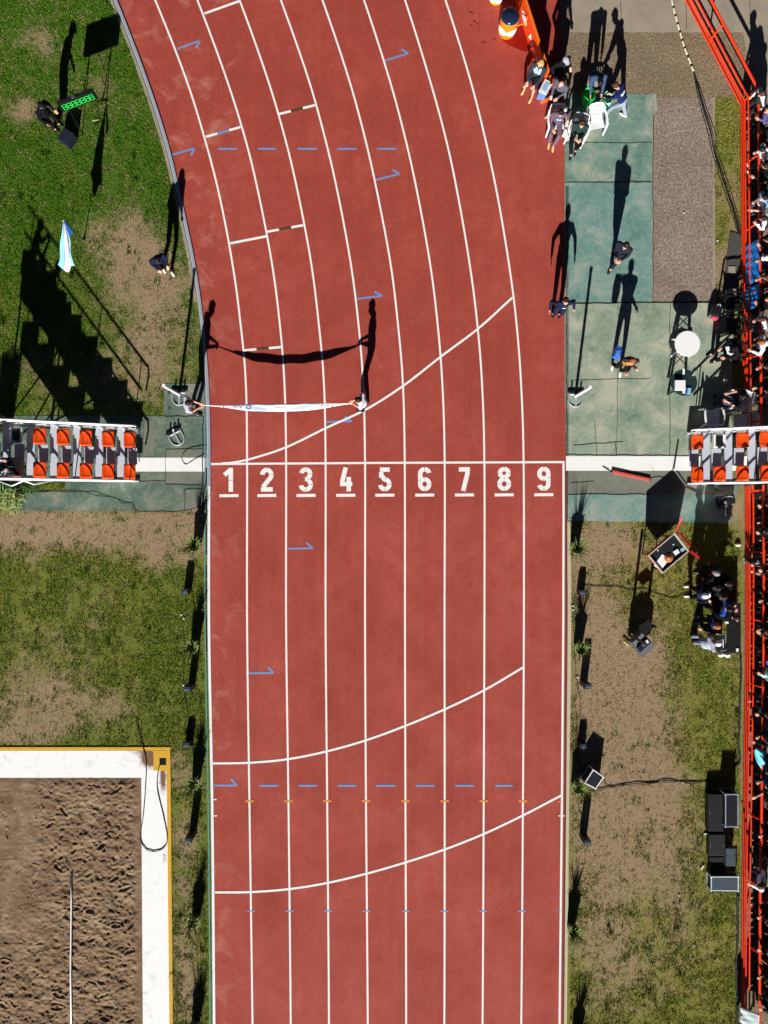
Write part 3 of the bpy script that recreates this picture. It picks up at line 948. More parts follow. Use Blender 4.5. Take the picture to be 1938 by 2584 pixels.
def hand(mb, wrist, fore, palm_n, side, r=1.0, curl=.5):
    """palm and five separate fingers; fore = forearm direction, palm_n = the way the palm faces"""
    f = Vector(fore).normalized(); n_ = Vector(palm_n)
    n_ = (n_-f*n_.dot(f)).normalized() if (n_-f*n_.dot(f)).length > 1e-4 else f.orthogonal().normalized()
    s_ = f.cross(n_)*side
    wr = Vector(wrist)
    mb.cap(wr-f*.02, wr+f*.03, .026, .026, 8)
    for k in range(4):
        o = (k-1.5)*.0205
        mb.cap(wr+f*.025+s_*o*.6, wr+f*.085+s_*o, .016, .0125, 7)
        L = (.062, .072, .068, .052)[3-k if side < 0 else 3-k]
        p0 = wr+f*.088+s_*o*1.08
        d1 = (f+n_*curl*.5+s_*o*3).normalized()
        p1 = p0+d1*L*.5
        d2 = (f*(1-curl*.7)+n_*curl*1.2).normalized()
        p2 = p1+d2*L*.5
        mb.cap(p0, p1, .0105, .0098, 7); mb.cap(p1, p2, .0098, .0088, 7)
    t0 = wr+f*.03-s_*.026*-1*1
    t1 = t0+(f*.6+s_*.75+n_*.25).normalized()*.042
    t2 = t1+(f*.85+s_*.15+n_*.5).normalized()*.032
    mb.cap(wr+f*.02+s_*.012, t0, .016, .0145, 7); mb.cap(t0, t1, .0135, .0115, 7); mb.cap(t1, t2, .0115, .0095, 7)

def person(label, px, py, face, pose='stand', top=None, bottom=None, shoes=None, hair='dark', skin=None, sleeves='long', legs='long',
           lean=4, side=0, hl=None, hr=None, fl=None, fr=None, look=0, nod=8, cap=None, long=False, hood=False, scale=1.0, pelvis=None, group=None,
           prn=None, z=0.0, vest=None, cap_back=False, hood_up=False):
    g = G(px, py, z)
    t = thing('person', label, 'person', g, R(face-90), group)
    t.scale = (scale,)*3
    skin = skin or SKIN
    seat = pose == 'sit'
    pz = pelvis or (Vector((0, 0, .52)) if seat else Vector((0, 0, .93)))
    pz = Vector(pz)
    if fl is None:
        fl = {'stand': (-.10, .02, 0), 'walk': (-.09, .27, 0), 'sit': (-.12, .42, 0)}[pose]
    if fr is None:
        fr = {'stand': (.10, .0, 0), 'walk': (.09, -.27, 0), 'sit': (.12, .46, 0)}[pose]
    L = R(lean); SI = R(side)
    up = Vector((math.sin(SI), math.sin(L), math.cos(L)*math.cos(SI))).normalized()
    fw = Vector((0, math.cos(L), -math.sin(L))); fw = (fw-up*fw.dot(up)).normalized()
    rt = fw.cross(up)
    B = Matrix((rt, fw, up)).transposed()            # local torso frame
    def T(x, y, z_):
        return pz+rt*x+fw*y+up*z_
    chest = T(0, 0, .30); neck = T(0, -.005, .50)
    shl, shr = T(-.185, -.01, .435), T(.185, -.01, .435)
    hpl, hpr = pz+Vector((-.09, 0, -.03)), pz+Vector((.09, 0, -.03))
    if hl is None:
        hl = (-.16, .36, .70) if seat else (-.25, .05, .80)
    if hr is None:
        hr = (.16, .36, .70) if seat else (.25, .05, .80)
    hl = Vector(hl); hr = Vector(hr)
    ell_, hl = ik(shl, hl, .29, .26, (-.5, -1, -.4)); elr, hr = ik(shr, hr, .29, .26, (.5, -1, -.4))
    al = Vector(fl)+Vector((0, -.03, .085)); ar = Vector(fr)+Vector((0, -.03, .085))
    knl, al = ik(hpl, al, .435, .42, (-.12, 1, .1)); knr, ar = ik(hpr, ar, .435, .42, (.12, 1, .1))
    # head frame
    NO = R(nod); LK = R(look)
    hup = (up*math.cos(NO)+(fw*math.cos(LK)-rt*math.sin(LK))*math.sin(NO)).normalized()
    hfw = (fw*math.cos(LK)-rt*math.sin(LK)); hfw = (hfw-hup*hfw.dot(hup)).normalized()
    hrt = hfw.cross(hup)
    HM = Matrix((hrt, hfw, hup)).transposed()
    hc = neck+hup*.155+hfw*.02
    def HD(x, y, z_):
        return hc+hrt*x+hfw*y+hup*z_
    # --- body, one continuous surface
    mb = MB()
    mb.ell(hc, (.074, .092, .108), HM); mb.ell(HD(0, .028, -.055), (.056, .062, .062), HM)       # skull, jaw
    mb.cap(HD(0, .088, .005), HD(0, .108, -.022), .012, .016, 8)                                # nose
    for s_ in (-1, 1):
        mb.ell(HD(.077*s_, -.005, -.008), (.012, .022, .032), HM, 8, 6)                           # ears
        mb.ell(HD(.032*s_, .078, .018), (.02, .014, .012), HM, 8, 6)                              # brow
    mb.ell(HD(0, .085, -.055), (.024, .012, .010), HM, 8, 6)                                     # lips
    mb.cap(neck-up*.04, HD(0, -.015, -.06), .056, .052)
    mb.ell(T(0, 0, .32), (.15, .10, .19), B); mb.ell(T(0, 0, .10), (.135, .10, .16), B)
    mb.cap(shl, T(-.06, 0, .45), .06, .06); mb.cap(shr, T(.06, 0, .45), .06, .06)
    for sh, el, hd, s_ in ((shl, ell_, hl, -1), (shr, elr, hr, 1)):
        mb.cap(sh, el, .050, .040); mb.cap(el, hd, .039, .027)
        fo = hd-el
        pn = Vector((-s_, .2, 0)) if abs(fo.normalized().z) > .6 else Vector((0, 0, -1))
        hand(mb, hd, fo, pn, -s_)
    for hp, kn, an, ft in ((hpl, knl, al, fl), (hpr, knr, ar, fr)):
        mb.cap(hp, kn, .078, .054); mb.cap(kn, an, .052, .036)
        mb.cap(Vector(an), Vector(ft)+Vector((0, .09, .035)), .036, .030)
    body = mb.build('body', skin, t); soft(body, .0115, 1)
    em = M('eye', C(30, 26, 24), .2)
    for s_ in (-1, 1):
        MB().ell(HD(.031*s_, .079, .006), (.011, .008, .008), HM, 8, 6).build('eye', em, t, True)
    # --- trousers
    mb = MB()
    bot = bottom or cloth(28, 28, 34)
    mb.ell(pz+Vector((0, 0, .02)), (.165, .122, .13))
    for hp, kn, an in ((hpl, knl, al), (hpr, knr, ar)):
        if legs == 'long':
            mb.cap(hp, kn, .096, .070); mb.cap(kn, Vector(an)+(Vector(kn)-Vector(an)).normalized()*.03, .068, .058)
        else:
            mb.cap(hp, Vector(hp).lerp(kn, .75), .098, .090)
    o = mb.build('trousers' if legs == 'long' else 'shorts', bot, t); soft(o, .018)
    # --- top
    mb = MB()
    tp = top or cloth(30, 30, 36)
    mb.ell(T(0, 0, .33), (.178, .125, .19), B); mb.ell(T(0, 0, .10), (.172, .128, .17), B)
    mb.cap(shl, T(-.05, -.01, .45), .074, .074); mb.cap(shr, T(.05, -.01, .45), .074, .074)
    for sh, el, hd in ((shl, ell_, hl), (shr, elr, hr)):
        if sleeves == 'long':
            mb.cap(sh, el, .068, .056); mb.cap(el, Vector(el).lerp(hd, .95), .055, .042)
        elif sleeves == 'short':
            mb.cap(sh, Vector(sh).lerp(el, .72), .068, .062)
    if hood:
        mb.ell(T(0, -.10, .47), (.10, .075, .06), B)
    if hood_up:
        mb.ell(HD(0, -.025, .012), (.098, .105, .13), HM)
    if sleeves == 'long':
        mb.cap(T(-.05, 0, .49), T(.05, 0, .49), .06, .06)
    o = mb.build('top' if sleeves != 'none' else 'vest', tp, t); soft(o, .017)
    if vest is not None:
        mb = MB()
        mb.ell(T(0, 0, .33), (.188, .136, .185), B); mb.ell(T(0, 0, .12), (.182, .138, .16), B)
        soft(mb.build('waistcoat', vest, t), .018)
    # --- shoes
    sm = shoes or M('black_shoe', C(26, 26, 28), .5)
    for an, ft in ((al, fl), (ar, fr)):
        mb = MB()
        f_ = Vector(ft)
        mb.ell(f_+Vector((0, -.035, .045)), (.040, .055, .045)); mb.ell(f_+Vector((0, .09, .032)), (.046, .095, .034)); mb.cap(f_+Vector((0, -.03, .05)), f_+Vector((0, .07, .04)), .040, .040)
        o = mb.build('shoe', sm, t); soft(o, .015)
    # --- hair / cap
    if cap is not None:
        mb = MB()
        vs = []; fs = []
        mb.ell(HD(0, -.008, .038), (.088, .108, .088), HM)
        br = -1 if cap_back else 1
        pts = [HD(.07*math.cos(a), br*(.085+.075*math.sin(a)), .035-.01*math.sin(a)) for a in np.linspace(0, PI, 9)]
        n0 = len(pts)
        low = [p-hup*.010 for p in pts]
        mb.add(pts+low, [tuple(range(n0)), tuple(range(2*n0-1, n0-1, -1))]+[(i, i+n0, (i+1) % n0+n0, (i+1) % n0) for i in range(n0)])
        mb.build('cap', cap, t, 40)
        if hair and hair != 'bald':
            MB().ell(HD(0, -.035, -.01), (.080, .070, .085), HM).build('hair', hair_mat(hair), t, True)
    elif hair != 'bald' and not hood_up:
        mb = MB()
        mb.ell(HD(0, -.020, .030), (.087, .096, .102), HM, 18, 12)
        mb.ell(HD(0, .035, .078), (.066, .055, .035), HM, 12, 8)
        if long:
            mb.ell(HD(0, -.07, -.06), (.085, .055, .13), HM)
            mb.cap(HD(0, -.085, -.08), HD(0, -.10, -.24), .06, .035)
            for s_ in (-1, 1):
                mb.cap(HD(.07*s_, -.03, -.02), HD(.085*s_, -.02, -.20), .035, .025)
        # an uneven outline
        q = []
        for v in mb.v:
            vv = Vector(v)
            d_ = mnoise.noise(vv*22+Vector((px*.1, py*.1, 0)))*(.016 if long else .009)
            q.append(tuple(vv+(vv-hc).normalized()*d_))
        mb.v = q
        mb.build('hair', hair_mat(hair), t, True)
    if prn:                                               # a printed panel that lies on the shirt
        where, w_, h_, mat_ = prn
        mb = MB()
        yy = -1 if where == 'back' else 1
        vs = []
        for j in range(5):
            for i in range(7):
                x = (i/6-.5)*w_; zz = .36+(j/4-.5)*h_
                e = 1-(x/.182)**2-((zz-.33)/.20)**2
                e2 = 1-(x/.176)**2-((zz-.10)/.18)**2
                y = max(.130*math.sqrt(max(e, .02)), .132*math.sqrt(max(e2, .02)))+.006
                vs.append(T(x, yy*y, zz))
        fs = []
        for j in range(4):
            for i in range(6):
                if (i+j) % 3 != 2 or j in (1, 2):
                    fs.append((j*7+i, j*7+i+1, (j+1)*7+i+1, (j+1)*7+i) if yy > 0 else (j*7+i+1, j*7+i, (j+1)*7+i, (j+1)*7+i+1))
        mb.add(vs, fs).build('print', mat_, t, True)
    return t

WSH = M('white_shoe', (.82, .81, .80), .5, 0, .05)
TAN = M('tan_boot', C(222, 184, 120), .6, 0, .12)
NAVY = cloth(26, 32, 62); BLK = cloth(18, 18, 22); DNM = cloth(58, 70, 100); WHT = M('white_cloth', (.80, .80, .82), .8, 0, .08, 9, .2, 40); GRY = cloth(120, 120, 128)
LGT = cloth(196, 198, 208); BLUE = cloth(40, 92, 190); PURP = cloth(104, 84, 100); TEALC = cloth(34, 58, 54); LBL = cloth(150, 196, 230); BEI = cloth(160, 148, 128); LAV = cloth(160, 150, 180); RDC = cloth(190, 40, 50)
MINT = cloth(160, 220, 200)
# on the infield
person('man in black standing behind the green digit clock board, white print on his back', 143, 320, -30, top=BLK, bottom=BLK, hair='black', lean=6, look=20, prn=('back', .22, .2, WHT), hl=(-.22, .18, .95), hr=(.24, .14, .86), nod=16, cap=BLK)
person('man in navy jacket and white shoes standing alone on the bare infield patch', 421, 678, -62, top=NAVY, bottom=BLK, shoes=WSH, hair='black', lean=10, hl=(-.14, .26, .98), hr=(.16, .24, .95), nod=25, fl=(-.09, .16, 0), fr=(.1, -.06, 0))
# finish tape holders
person('man in white and grey shirt holding the finish tape beside the inner rail', 492, 1034, 8, top=cloth(206, 206, 220), bottom=cloth(58, 58, 66), hair='dark', lean=8, sleeves='short', hr=(.10, .34, 1.02), hl=(-.02, .36, 1.04), nod=14, fl=(-.17, -.02, 0), fr=(.17, .03, 0), shoes=BLACK, scale=1.02)
person('man in white t-shirt and navy trousers holding the far end of the finish tape', 919, 1026, 172, top=WHT, bottom=NAVY, hair='black', lean=8, sleeves='short', hl=(-.08, .30, 1.03), hr=(.02, .28, 1.06), nod=12, fl=(-.14, .05, 0), fr=(.14, -.05, 0), shoes=BLACK)
# right-hand apron
person('man in dark navy jacket walking over the turquoise concrete with a phone', 1545, 656, -120, 'walk', top=cloth(32, 36, 50), bottom=cloth(34, 38, 50), shoes=cloth(40, 40, 46), hair='dark', lean=3, hl=(-.12, .30, 1.12), hr=(.02, .32, 1.16), nod=4, skin=SKIN, scale=1.07)
person('man in navy sports shirt standing on the red track edge with elbows out', 1402, 790, -88, top=NAVY, bottom=cloth(30, 36, 60), hair='dark', hl=(-.36, .10, .98), hr=(.36, .10, .98), nod=-14, lean=2, shoes=BLACK, prn=('chest', .1, .06, WHT))
person('person with orange brown hair, dark clothes and white shoes on the weathered apron', 1561, 925, -95, top=cloth(52, 46, 44), bottom=BLK, shoes=WSH, hair='red', long=False, lean=6, nod=4, hl=(.02, .34, 1.22), hr=(-.30, .22, 1.05), fl=(-.06, .16, 0), fr=(.20, -.02, 0), scale=1.02, vest=cloth(190, 134, 72))
# around the orange board
person('woman with blond hair, dark shorts and tan boots sitting against the orange board', 1340, 222, -118, top=cloth(54, 54, 62), bottom=cloth(46, 46, 56), legs='short', shoes=TAN, hair='blond', long=True, lean=-4, pelvis=(.0, -.12, .62), fl=(-.16, .30, 0), fr=(.16, .18, 0), hl=(-.12, .28, .82), hr=(.12, .26, .8), prn=('chest', .24, .26, cloth(170, 210, 226)), nod=0)
person('man in black jacket and grey cap behind the orange board', 1396, 205, -60, top=BLK, bottom=BLK, hair='grey', cap=cloth(170, 170, 182), lean=10, nod=8, hl=(-.25, .2, 1.0), hr=(.25, .2, .95), prn=('chest', .1, .08, cloth(70, 100, 200)))
person('bald man in grey sweater bending over the board end', 1400, 258, -125, top=cloth(92, 92, 106), bottom=BLK, hair='bald', skin=M('pink_skin', C(232, 170, 150), .5, 0, .08, 20), lean=12, nod=10, hl=(-.1, .32, 1.0), hr=(.1, .34, .98), scale=.97)
person('man in blue denim shirt leaning down into the green bag', 1484, 226, -84, top=cloth(62, 78, 116), bottom=cloth(120, 124, 116), hair='black', lean=34, nod=30, hl=(-.17, .54, .80), hr=(.17, .54, .80), shoes=BLACK)
person('man in navy jumper stooping over the mint green bag', 1552, 288, 150, 'walk', top=cloth(24, 40, 88), bottom=cloth(150, 162, 180), shoes=WSH, hair='brown', lean=34, nod=12, hl=(-.12, .48, .78), hr=(.1, .46, .8), prn=('back', .2, .07, WHT))
# ------------------------------------------------------------------ plastic chairs
def make_chair(px, py, face, label, mat=WHITE, group='plastic armchairs around the track'):
    g = A(px, py, .44); g.z = 0
    t = thing('plastic_chair', label, 'chair', g, R(face-90), group)
    mb = MB()
    pts = []
    for j in range(6):
        for i in range(7):
            u = i/6*2-1; v = j/5*2-1
            pts.append((u*(.225-.02*(v < 0)), v*.225, .44-.018*(1-u*u)*(1-v*v*.5)+.008*v))
    n_ = len(pts)
    fs = [(j*7+i, j*7+i+1, (j+1)*7+i+1, (j+1)*7+i) for j in range(5) for i in range(6)]
    mb.add(pts, fs)
    mb.add([(p[0], p[1], p[2]-.018) for p in pts], [f[::-1] for f in fs])
    bd = list(range(7))+[j*7+6 for j in range(1, 6)]+[5*7+i for i in range(5, -1, -1)]+[j*7 for j in range(4, 0, -1)]
    for a, b in zip(bd, bd[1:]+bd[:1]):
        mb.f.append((b, a, a+n_, b+n_))
    mb.build('seat', mat, t, 40)
    mb = MB()
    def bk(u, h):                                    # curved back surface
        x = math.sin(u*1.05)*.235*(1+.08*h); y = -.20-.06*math.cos(u*1.05)-.16*h+.03
        return Vector((x, y, .47+.37*h))
    for a, b in [(-1, 1)]:
        for h0, h1 in ((0, .12), (.82, 1.0)):
            for k in range(10):
                u0 = -1+k/5; u1 = u0+.2
                q = [bk(u0, h0), bk(u1, h0), bk(u1, h1-.06*abs(u1)**2*(h1 == 1)), bk(u0, h1-.06*abs(u0)**2*(h1 == 1))]
                of = Vector((0, -.014, 0))
                mb.add(q+[p+of for p in q], [(0, 1, 2, 3), (7, 6, 5, 4), (0, 4, 5, 1), (3, 2, 6, 7), (1, 5, 6, 2), (0, 3, 7, 4)])
    for k in range(9):
        u = -1+k/4; wd = .07 if abs(u) < .95 else .11
        for s_ in range(4):
            h0 = .12+.7*s_/4; h1 = .12+.7*(s_+1)/4
            q = [bk(u-wd, h0), bk(u+wd, h0), bk(u+wd, h1), bk(u-wd, h1)]
            of = Vector((0, -.012, 0))
            mb.add(q+[p+of for p in q], [(0, 1, 2, 3), (7, 6, 5, 4), (1, 5, 6, 2), (0, 3, 7, 4)])
    mb.build('backrest', mat, t)
    for s_ in (-1, 1):
        mb = MB()
        top_ = [bk(s_*1.0, .55)+Vector((s_*.015, .01, 0)), Vector((s_*.275, -.12, .655)), Vector((s_*.285, .06, .65)), Vector((s_*.27, .20, .635)), Vector((s_*.262, .232, .59))]
        for a, b in zip(top_, top_[1:]):
            d = (b-a); sd_ = Vector((d.y, -d.x, 0)).normalized()*.028
            up = Vector((0, 0, .014))
            q = [a-sd_, a+sd_, b+sd_, b-sd_]
            mb.add([p-up for p in q]+[p+up for p in q], [(3, 2, 1, 0), (4, 5, 6, 7), (0, 1, 5, 4), (1, 2, 6, 5), (2, 3, 7, 6), (3, 0, 4, 7)])
        mb.build('armrest', mat, t)
        for yf, spl in ((1, .255), (-1, -.25)):
            mb = MB()
            x0 = s_*(.262 if yf > 0 else .20); z1 = .62 if yf > 0 else .46
            a = Vector((x0, .23 if yf > 0 else -.20, z1)); b = Vector((s_*.262, spl+(.03 if yf > 0 else -.06), 0))
            wx, wy = .026, .030
            q = []
            for p, k in ((a, 1), (b, .7)):
                q += [p+Vector((-wx*k, -wy*k, 0)), p+Vector((wx*k, -wy*k, 0)), p+Vector((wx*k, wy*k, 0)), p+Vector((-wx*k, wy*k, 0))]
            mb.add(q, [(0, 1, 2, 3), (7, 6, 5, 4), (0, 4, 5, 1), (1, 5, 6, 2), (2, 6, 7, 3), (3, 7, 4, 0)])
            mb.build('leg', mat, t)
    return t
chair = make_chair(1404, 307, -88, 'white plastic armchair under the person in purple')
def cp(px, py, face, label):
    g = A(px, py, .44); g.z = 0
    return dup(chair, g, R(face-90), label)
cp(1457, 331, -105, 'white plastic armchair under the curly haired person in dark green')
cp(1504, 306, -80, 'empty white plastic armchair beside the stooping man in navy')
cp(1862, 1010, 178, 'white plastic armchair holding the dark haired sitter by the red fence')
cp(1870, 1062, 182, 'empty plastic armchair nearest the bleacher, its back to the fence')
cp(1797, 1053, 92, 'plastic armchair with a grey jacket hanging from its backrest')
def sitter(label, cx_, cy_, face, **kw):
    g = A(cx_, cy_, .44)
    return person(label, g.x*S+CX, CY-g.y*S, face, 'sit', **kw)
sitter('person in purple tracksuit sitting in the first white chair next to the track', 1404, 307, -96, top=PURP, bottom=cloth(112, 96, 110), shoes=TAN, hair='black', lean=2, hl=(-.30, .02, .70), hr=(.1, .34, .70), fl=(-.04, .60, 0), fr=(.10, .52, 0), prn=('chest', .16, .1, LBL))
sitter('curly haired person in dark green jacket sitting with white papers on the lap', 1457, 331, -100, top=TEALC, bottom=BLK, shoes=BLACK, hair='brown', lean=8, nod=-4, hl=(-.1, .34, .72), hr=(.06, .32, .74), fl=(-.1, .42, 0), fr=(.02, .58, 0))
sitter('dark haired person in black and blue sitting by the red fence', 1862, 1010, 172, top=cloth(22, 22, 34), bottom=DNM, hair='black', lean=6, hl=(-.14, .42, .74), hr=(.12, .40, .76), sleeves='short', nod=14)
# loose papers in laps and on tables
def flat_thing(name, label, cat, mat, pts, z, th=.01, group=None):
    mb = MB()
    c = A(*np.mean(np.array(pts), 0), z)
    q = [A(x, y, z) for x, y in pts]
    t = [(p.x-c.x, p.y-c.y) for p in q]
    mb.prism(t, 0, th)
    o = mb.build(name, mat)
    o.location = c
    return tag(o, label, cat, group)
PAPER = M('paper', (.82, .82, .80), .7, 0, .04)
flat_thing('paper_sheet', 'white paper sheet on the lap of the curly haired sitter', 'paper', PAPER, [(1418, 341), (1430, 328), (1437, 352), (1431, 357)], .68)

# ------------------------------------------------------------------ tables on the apron
def round_table(px, py, label, mat, z=.72, r=.385):
    g = A(px, py, z); g.z = 0
    t = thing('round_table', label, 'table', g, 0, 'round tables on the apron')
    MB().lathe([(0, z-.022), (r-.02, z-.022), (r, z-.016), (r, z-.004), (r-.006, z), (0, z)], n=48).build('table_top', mat, t)
    for k in range(4):
        a = PI/4+k*PI/2
        MB().tube([(math.cos(a)*r*.55, math.sin(a)*r*.55, z-.02), (math.cos(a)*r*.95, math.sin(a)*r*.95, 0)], [.042, .036], 8).build('leg', mat, t)
    mb = MB()
    for k in (0, 1):
        a = PI/4+k*PI/2
        mb.tube([(math.cos(a)*r*.7, math.sin(a)*r*.7, z*.6), (-math.cos(a)*r*.7, -math.sin(a)*r*.7, z*.6-.004+.008*k)], .011, 6)
    mb.build('brace', mat, t)
    return t
round_table(1735, 867, 'white round plastic table standing clear on the apron', WHITE)
round_table(1726, 965, 'dark green round table with a white box on it', M('dark_table', C(28, 52, 50), .5, 0, .25, 10), .72, .40)
mb = MB(); mb.bbox((0, 0, .055), (.31, .30, .11), .01)
o = mb.build('foam_box', WHITE); o.location = A(1714, 973, .72); tag(o, 'square white foam box on the dark round table', 'box')
mb = MB(); mb.box((0, 0, .006), (.062, .74, .012)); o = mb.build('white_board_strip', WHITE); o.location = A(1725, 962, .722); tag(o, 'long narrow white strip laid across the dark round table', 'strip')
t = thing('cup', 'small white cup on the far edge of the dark round table', 'cup', A(1749, 946, .72))
MB().lathe([(0, 0), (.03, 0), (.036, .085), (.031, .085), (.026, .01), (0, .01)], n=16).build('cup_wall', WHITE, t, 40)
t = thing('carton', 'small blue and white carton on the dark round table', 'carton', A(1736, 987, .722), R(-8))
MB().bbox((0, 0, .02), (.15, .19, .04), .005).build('carton_box', LBL, t)
MB().box((-.045, 0, .0422), (.05, .185, .003)).build('carton_label', BLUE, t)

# ------------------------------------------------------------------ finish tape
rs = 60
pts = []
Lh, Rh = A(502, 1022, 1.03), A(906, 1016, 1.05)
t_pts = []
mb = MB()
cols = []
prof = [(0, .02), (.06, .022), (.12, .03), (.20, .10), (.3, .20), (.5, .24), (.68, .22), (.78, .16), (.88, .06), (.95, .025), (1, .02)]
vs = []; fs = []
NU = 80
for i in range(NU+1):
    u = i/NU
    c = Lh.lerp(Rh, u)
    sag = 4*u*(1-u)
    c = c+Vector((0, -.09*sag, -.21*sag))
    hw = np.interp(u, [p[0] for p in prof], [p[1] for p in prof])
    tw = R(np.interp(u, [0, .15, .3, .5, .7, .85, 1], [70, 35, 14, 5, 12, 35, 70]))      # the band lies half turned up to the sky
    d = Vector((0, math.cos(tw), math.sin(tw)))
    for s_ in (-1, -.5, 0, .5, 1):
        vs.append(c+d*hw*s_*.5+Vector((0, 0, .015*math.sin(u*40)*abs(s_)*sag*.5)))
for i in range(NU):
    for j in range(4):
        fs.append((i*5+j, (i+1)*5+j, (i+1)*5+j+1, i*5+j+1))
def tape_mat():
    m, nt, b = node_mat('printed_tape')
    uv = N(nt, 'ShaderNodeAttribute'); uv.attribute_name = 'run'
    sx = N(nt, 'ShaderNodeSeparateXYZ'); nt.links.new(uv.outputs['Vector'], sx.inputs[0])
    # slanted sky-blue corner fields at both ends of the printed panel
    def field(sign, off):
        a = N(nt, 'ShaderNodeMath', operation='MULTIPLY_ADD'); nt.links.new(sx.outputs[1], a.inputs[0]); a.inputs[1].default_value = sign*.10; nt.links.new(sx.outputs[0], a.inputs[2])
        return a.outputs[0]
    f1 = ramp(nt, field(1, 0), [(.25, (0, 0, 0)), (.26, (1, 1, 1)), (.39, (1, 1, 1)), (.40, (0, 0, 0))])
    f2 = ramp(nt, field(-1, 0), [(.60, (0, 0, 0)), (.61, (1, 1, 1)), (.70, (1, 1, 1)), (.71, (0, 0, 0))])
    c = mixc(nt, f1, (.82, .82, .84), C(186, 206, 234))
    c = mixc(nt, f2, c, C(204, 220, 238))
    nt.links.new(c, b.inputs['Base Color']); b.inputs['Roughness'].default_value = .5
    return m
tt = thing('finish_tape', 'long white and sky blue finish tape stretched over four lanes between two holders', 'tape', (Lh+Rh)/2)
mb = MB().add(vs, fs)
o = mb.build('band', tape_mat(), tt, True, world=True)
at = o.data.attributes.new('run', 'FLOAT_VECTOR', 'POINT')
rv = []
for i in range(NU+1):
    for s_ in (-1, -.5, 0, .5, 1):
        rv += [i/NU, s_, 0]
at.data.foreach_set('vector', rv)
sol = o.modifiers.new('cloth_thickness', 'SOLIDIFY'); sol.thickness = .002
def letters(txt, size, mat, origin, ux, uy, parent, name='lettering', ext=.001):
    """real lettering: font outline turned into a mesh lying in the plane ux, uy"""
    cu = bpy.data.curves.new('txt', 'FONT'); cu.body = txt; cu.size = size; cu.align_x = 'CENTER'; cu.align_y = 'CENTER'; cu.extrude = ext
    ob = bpy.data.objects.new('txt', cu); COL.objects.link(ob)
    dg = bpy.context.evaluated_depsgraph_get()
    me = bpy.data.meshes.new_from_object(ob.evaluated_get(dg))
    bpy.data.objects.remove(ob)
    ux = Vector(ux).normalized(); uy = Vector(uy); uy = (uy-ux*uy.dot(ux)).normalized(); uz = ux.cross(uy)
    off = parent.location if parent is not None else Vector()
    for v in me.vertices:
        v.co = Vector(origin)-off+ux*v.co.x+uy*v.co.y+uz*(v.co.z)
    me.materials.clear(); me.materials.append(mat)
    me.name = name
    oo = bpy.data.objects.new(name, me); COL.objects.link(oo); oo.parent = parent
    return oo
def tape_at(u, s_):
    i = u*NU; i0 = int(i); f = i-i0
    a = vs[i0*5+2+int(s_)].lerp(vs[min(NU, i0+1)*5+2+int(s_)], f)
    return a
INK = M('navy_ink', C(64, 66, 110), .6)
for u, txt, sz in ((.205, 'Argentina', .15), (.80, 'Buenos', .13)):
    c = tape_at(u, 0); ux = tape_at(u-.03, 0)-tape_at(u+.03, 0); uy = tape_at(u, -1)-tape_at(u, 1)
    nn = ux.cross(uy).normalized(); nn = nn if nn.z > 0 else -nn
    if ux.cross(uy).z < 0:
        uy = -uy
    letters(txt, sz, INK, c+nn*.010, ux, uy, tt)
c = tape_at(.305, 0)
MB().lathe([(.055, 0), (.075, 0), (.075, .004), (.055, .004)], c+Vector((0, 0, .012)), 20).build('round_emblem', INK, tt, world=True)
c = tape_at(.5, 0)
letters('Carrera', .10, cloth(206, 214, 232), c+Vector((0, 0, .012)), tape_at(.47, 0)-tape_at(.53, 0), (0, -1, .3), tt)

# ------------------------------------------------------------------ timing poles with U-shaped feet
def timing_pole(px, py, label, rz, pole=True, tip=0):
    t = thing('timing_pole_stand', label, 'pole stand', G(px, py), rz, 'timing pole stands beside the track')
    mb = MB()
    u = [(-.21, .10), (-.21, -.12)]+[(-.21*math.cos(a), -.12-.21*math.sin(a)) for a in np.linspace(.2, PI-.2, 9)]+[(.21, -.12), (.21, .10)]
    mb.tube([(x, y, .03) for x, y in u], .022, 8)
    mb.box((0, -.10, .03), (.06, .44, .03))
    mb.build('base_frame', GMETAL, t, 40)
    mb = MB(); mb.bbox((0, .13, .05), (.50, .07, .055), .01); mb.build('cross_bar', M('black_metal', C(30, 32, 34), .5, .2), t)
    mb = MB(); mb.bbox((0, .05, .028), (.34, .035, .028), .006); mb.build('base_plate', WMETAL, t)
    for s_ in (-1, 1):
        MB().lathe([(0, 0), (.028, 0), (.028, .10), (.016, .115), (0, .115)], (s_*.14, .13, .07), 10).build('screw_knob', BLACK, t, 40)
    if pole:
        mb = MB(); mb.tube([(0, 0, .03), (0, 0, 2.0)], [.044, .044], 12); mb.build('pole', WMETAL, t, 40)
        mb = MB(); mb.tube([(0, 0, 1.99), (0, 0, 2.03)], .050, 12); mb.build('pole_cap', WHITE, t, 40)
    else:
        mb = MB(); mb.tube([(0, .13, .05), (.05, .18, .12)], .03, 8); mb.build('socket', GMETAL, t, 40)
    return t
timing_pole(1452, 1000, 'white timing pole on a grey U foot, right side of the track', 0)
timing_pole(453, 996, 'white timing pole on a grey U foot, left of the tape holder', 0)
timing_pole(443, 1098, 'empty grey U foot without a pole, lying askew on the left apron', R(28), False)
for x, y in ((427, 992), (428, 1031)):
    o = MB().lathe([(.0, .0), (.035, .0), (.042, .012), (.030, .012), (0, .004)], (0, 0, 0), 16).build('drain_cap', M('hole_rim', C(60, 66, 56), .8)); o.location = G(x, y, .010)
    tag(o, 'round drain cap in the green concrete pad, %s of the two' % ('upper' if y < 1000 else 'lower'), 'drain')

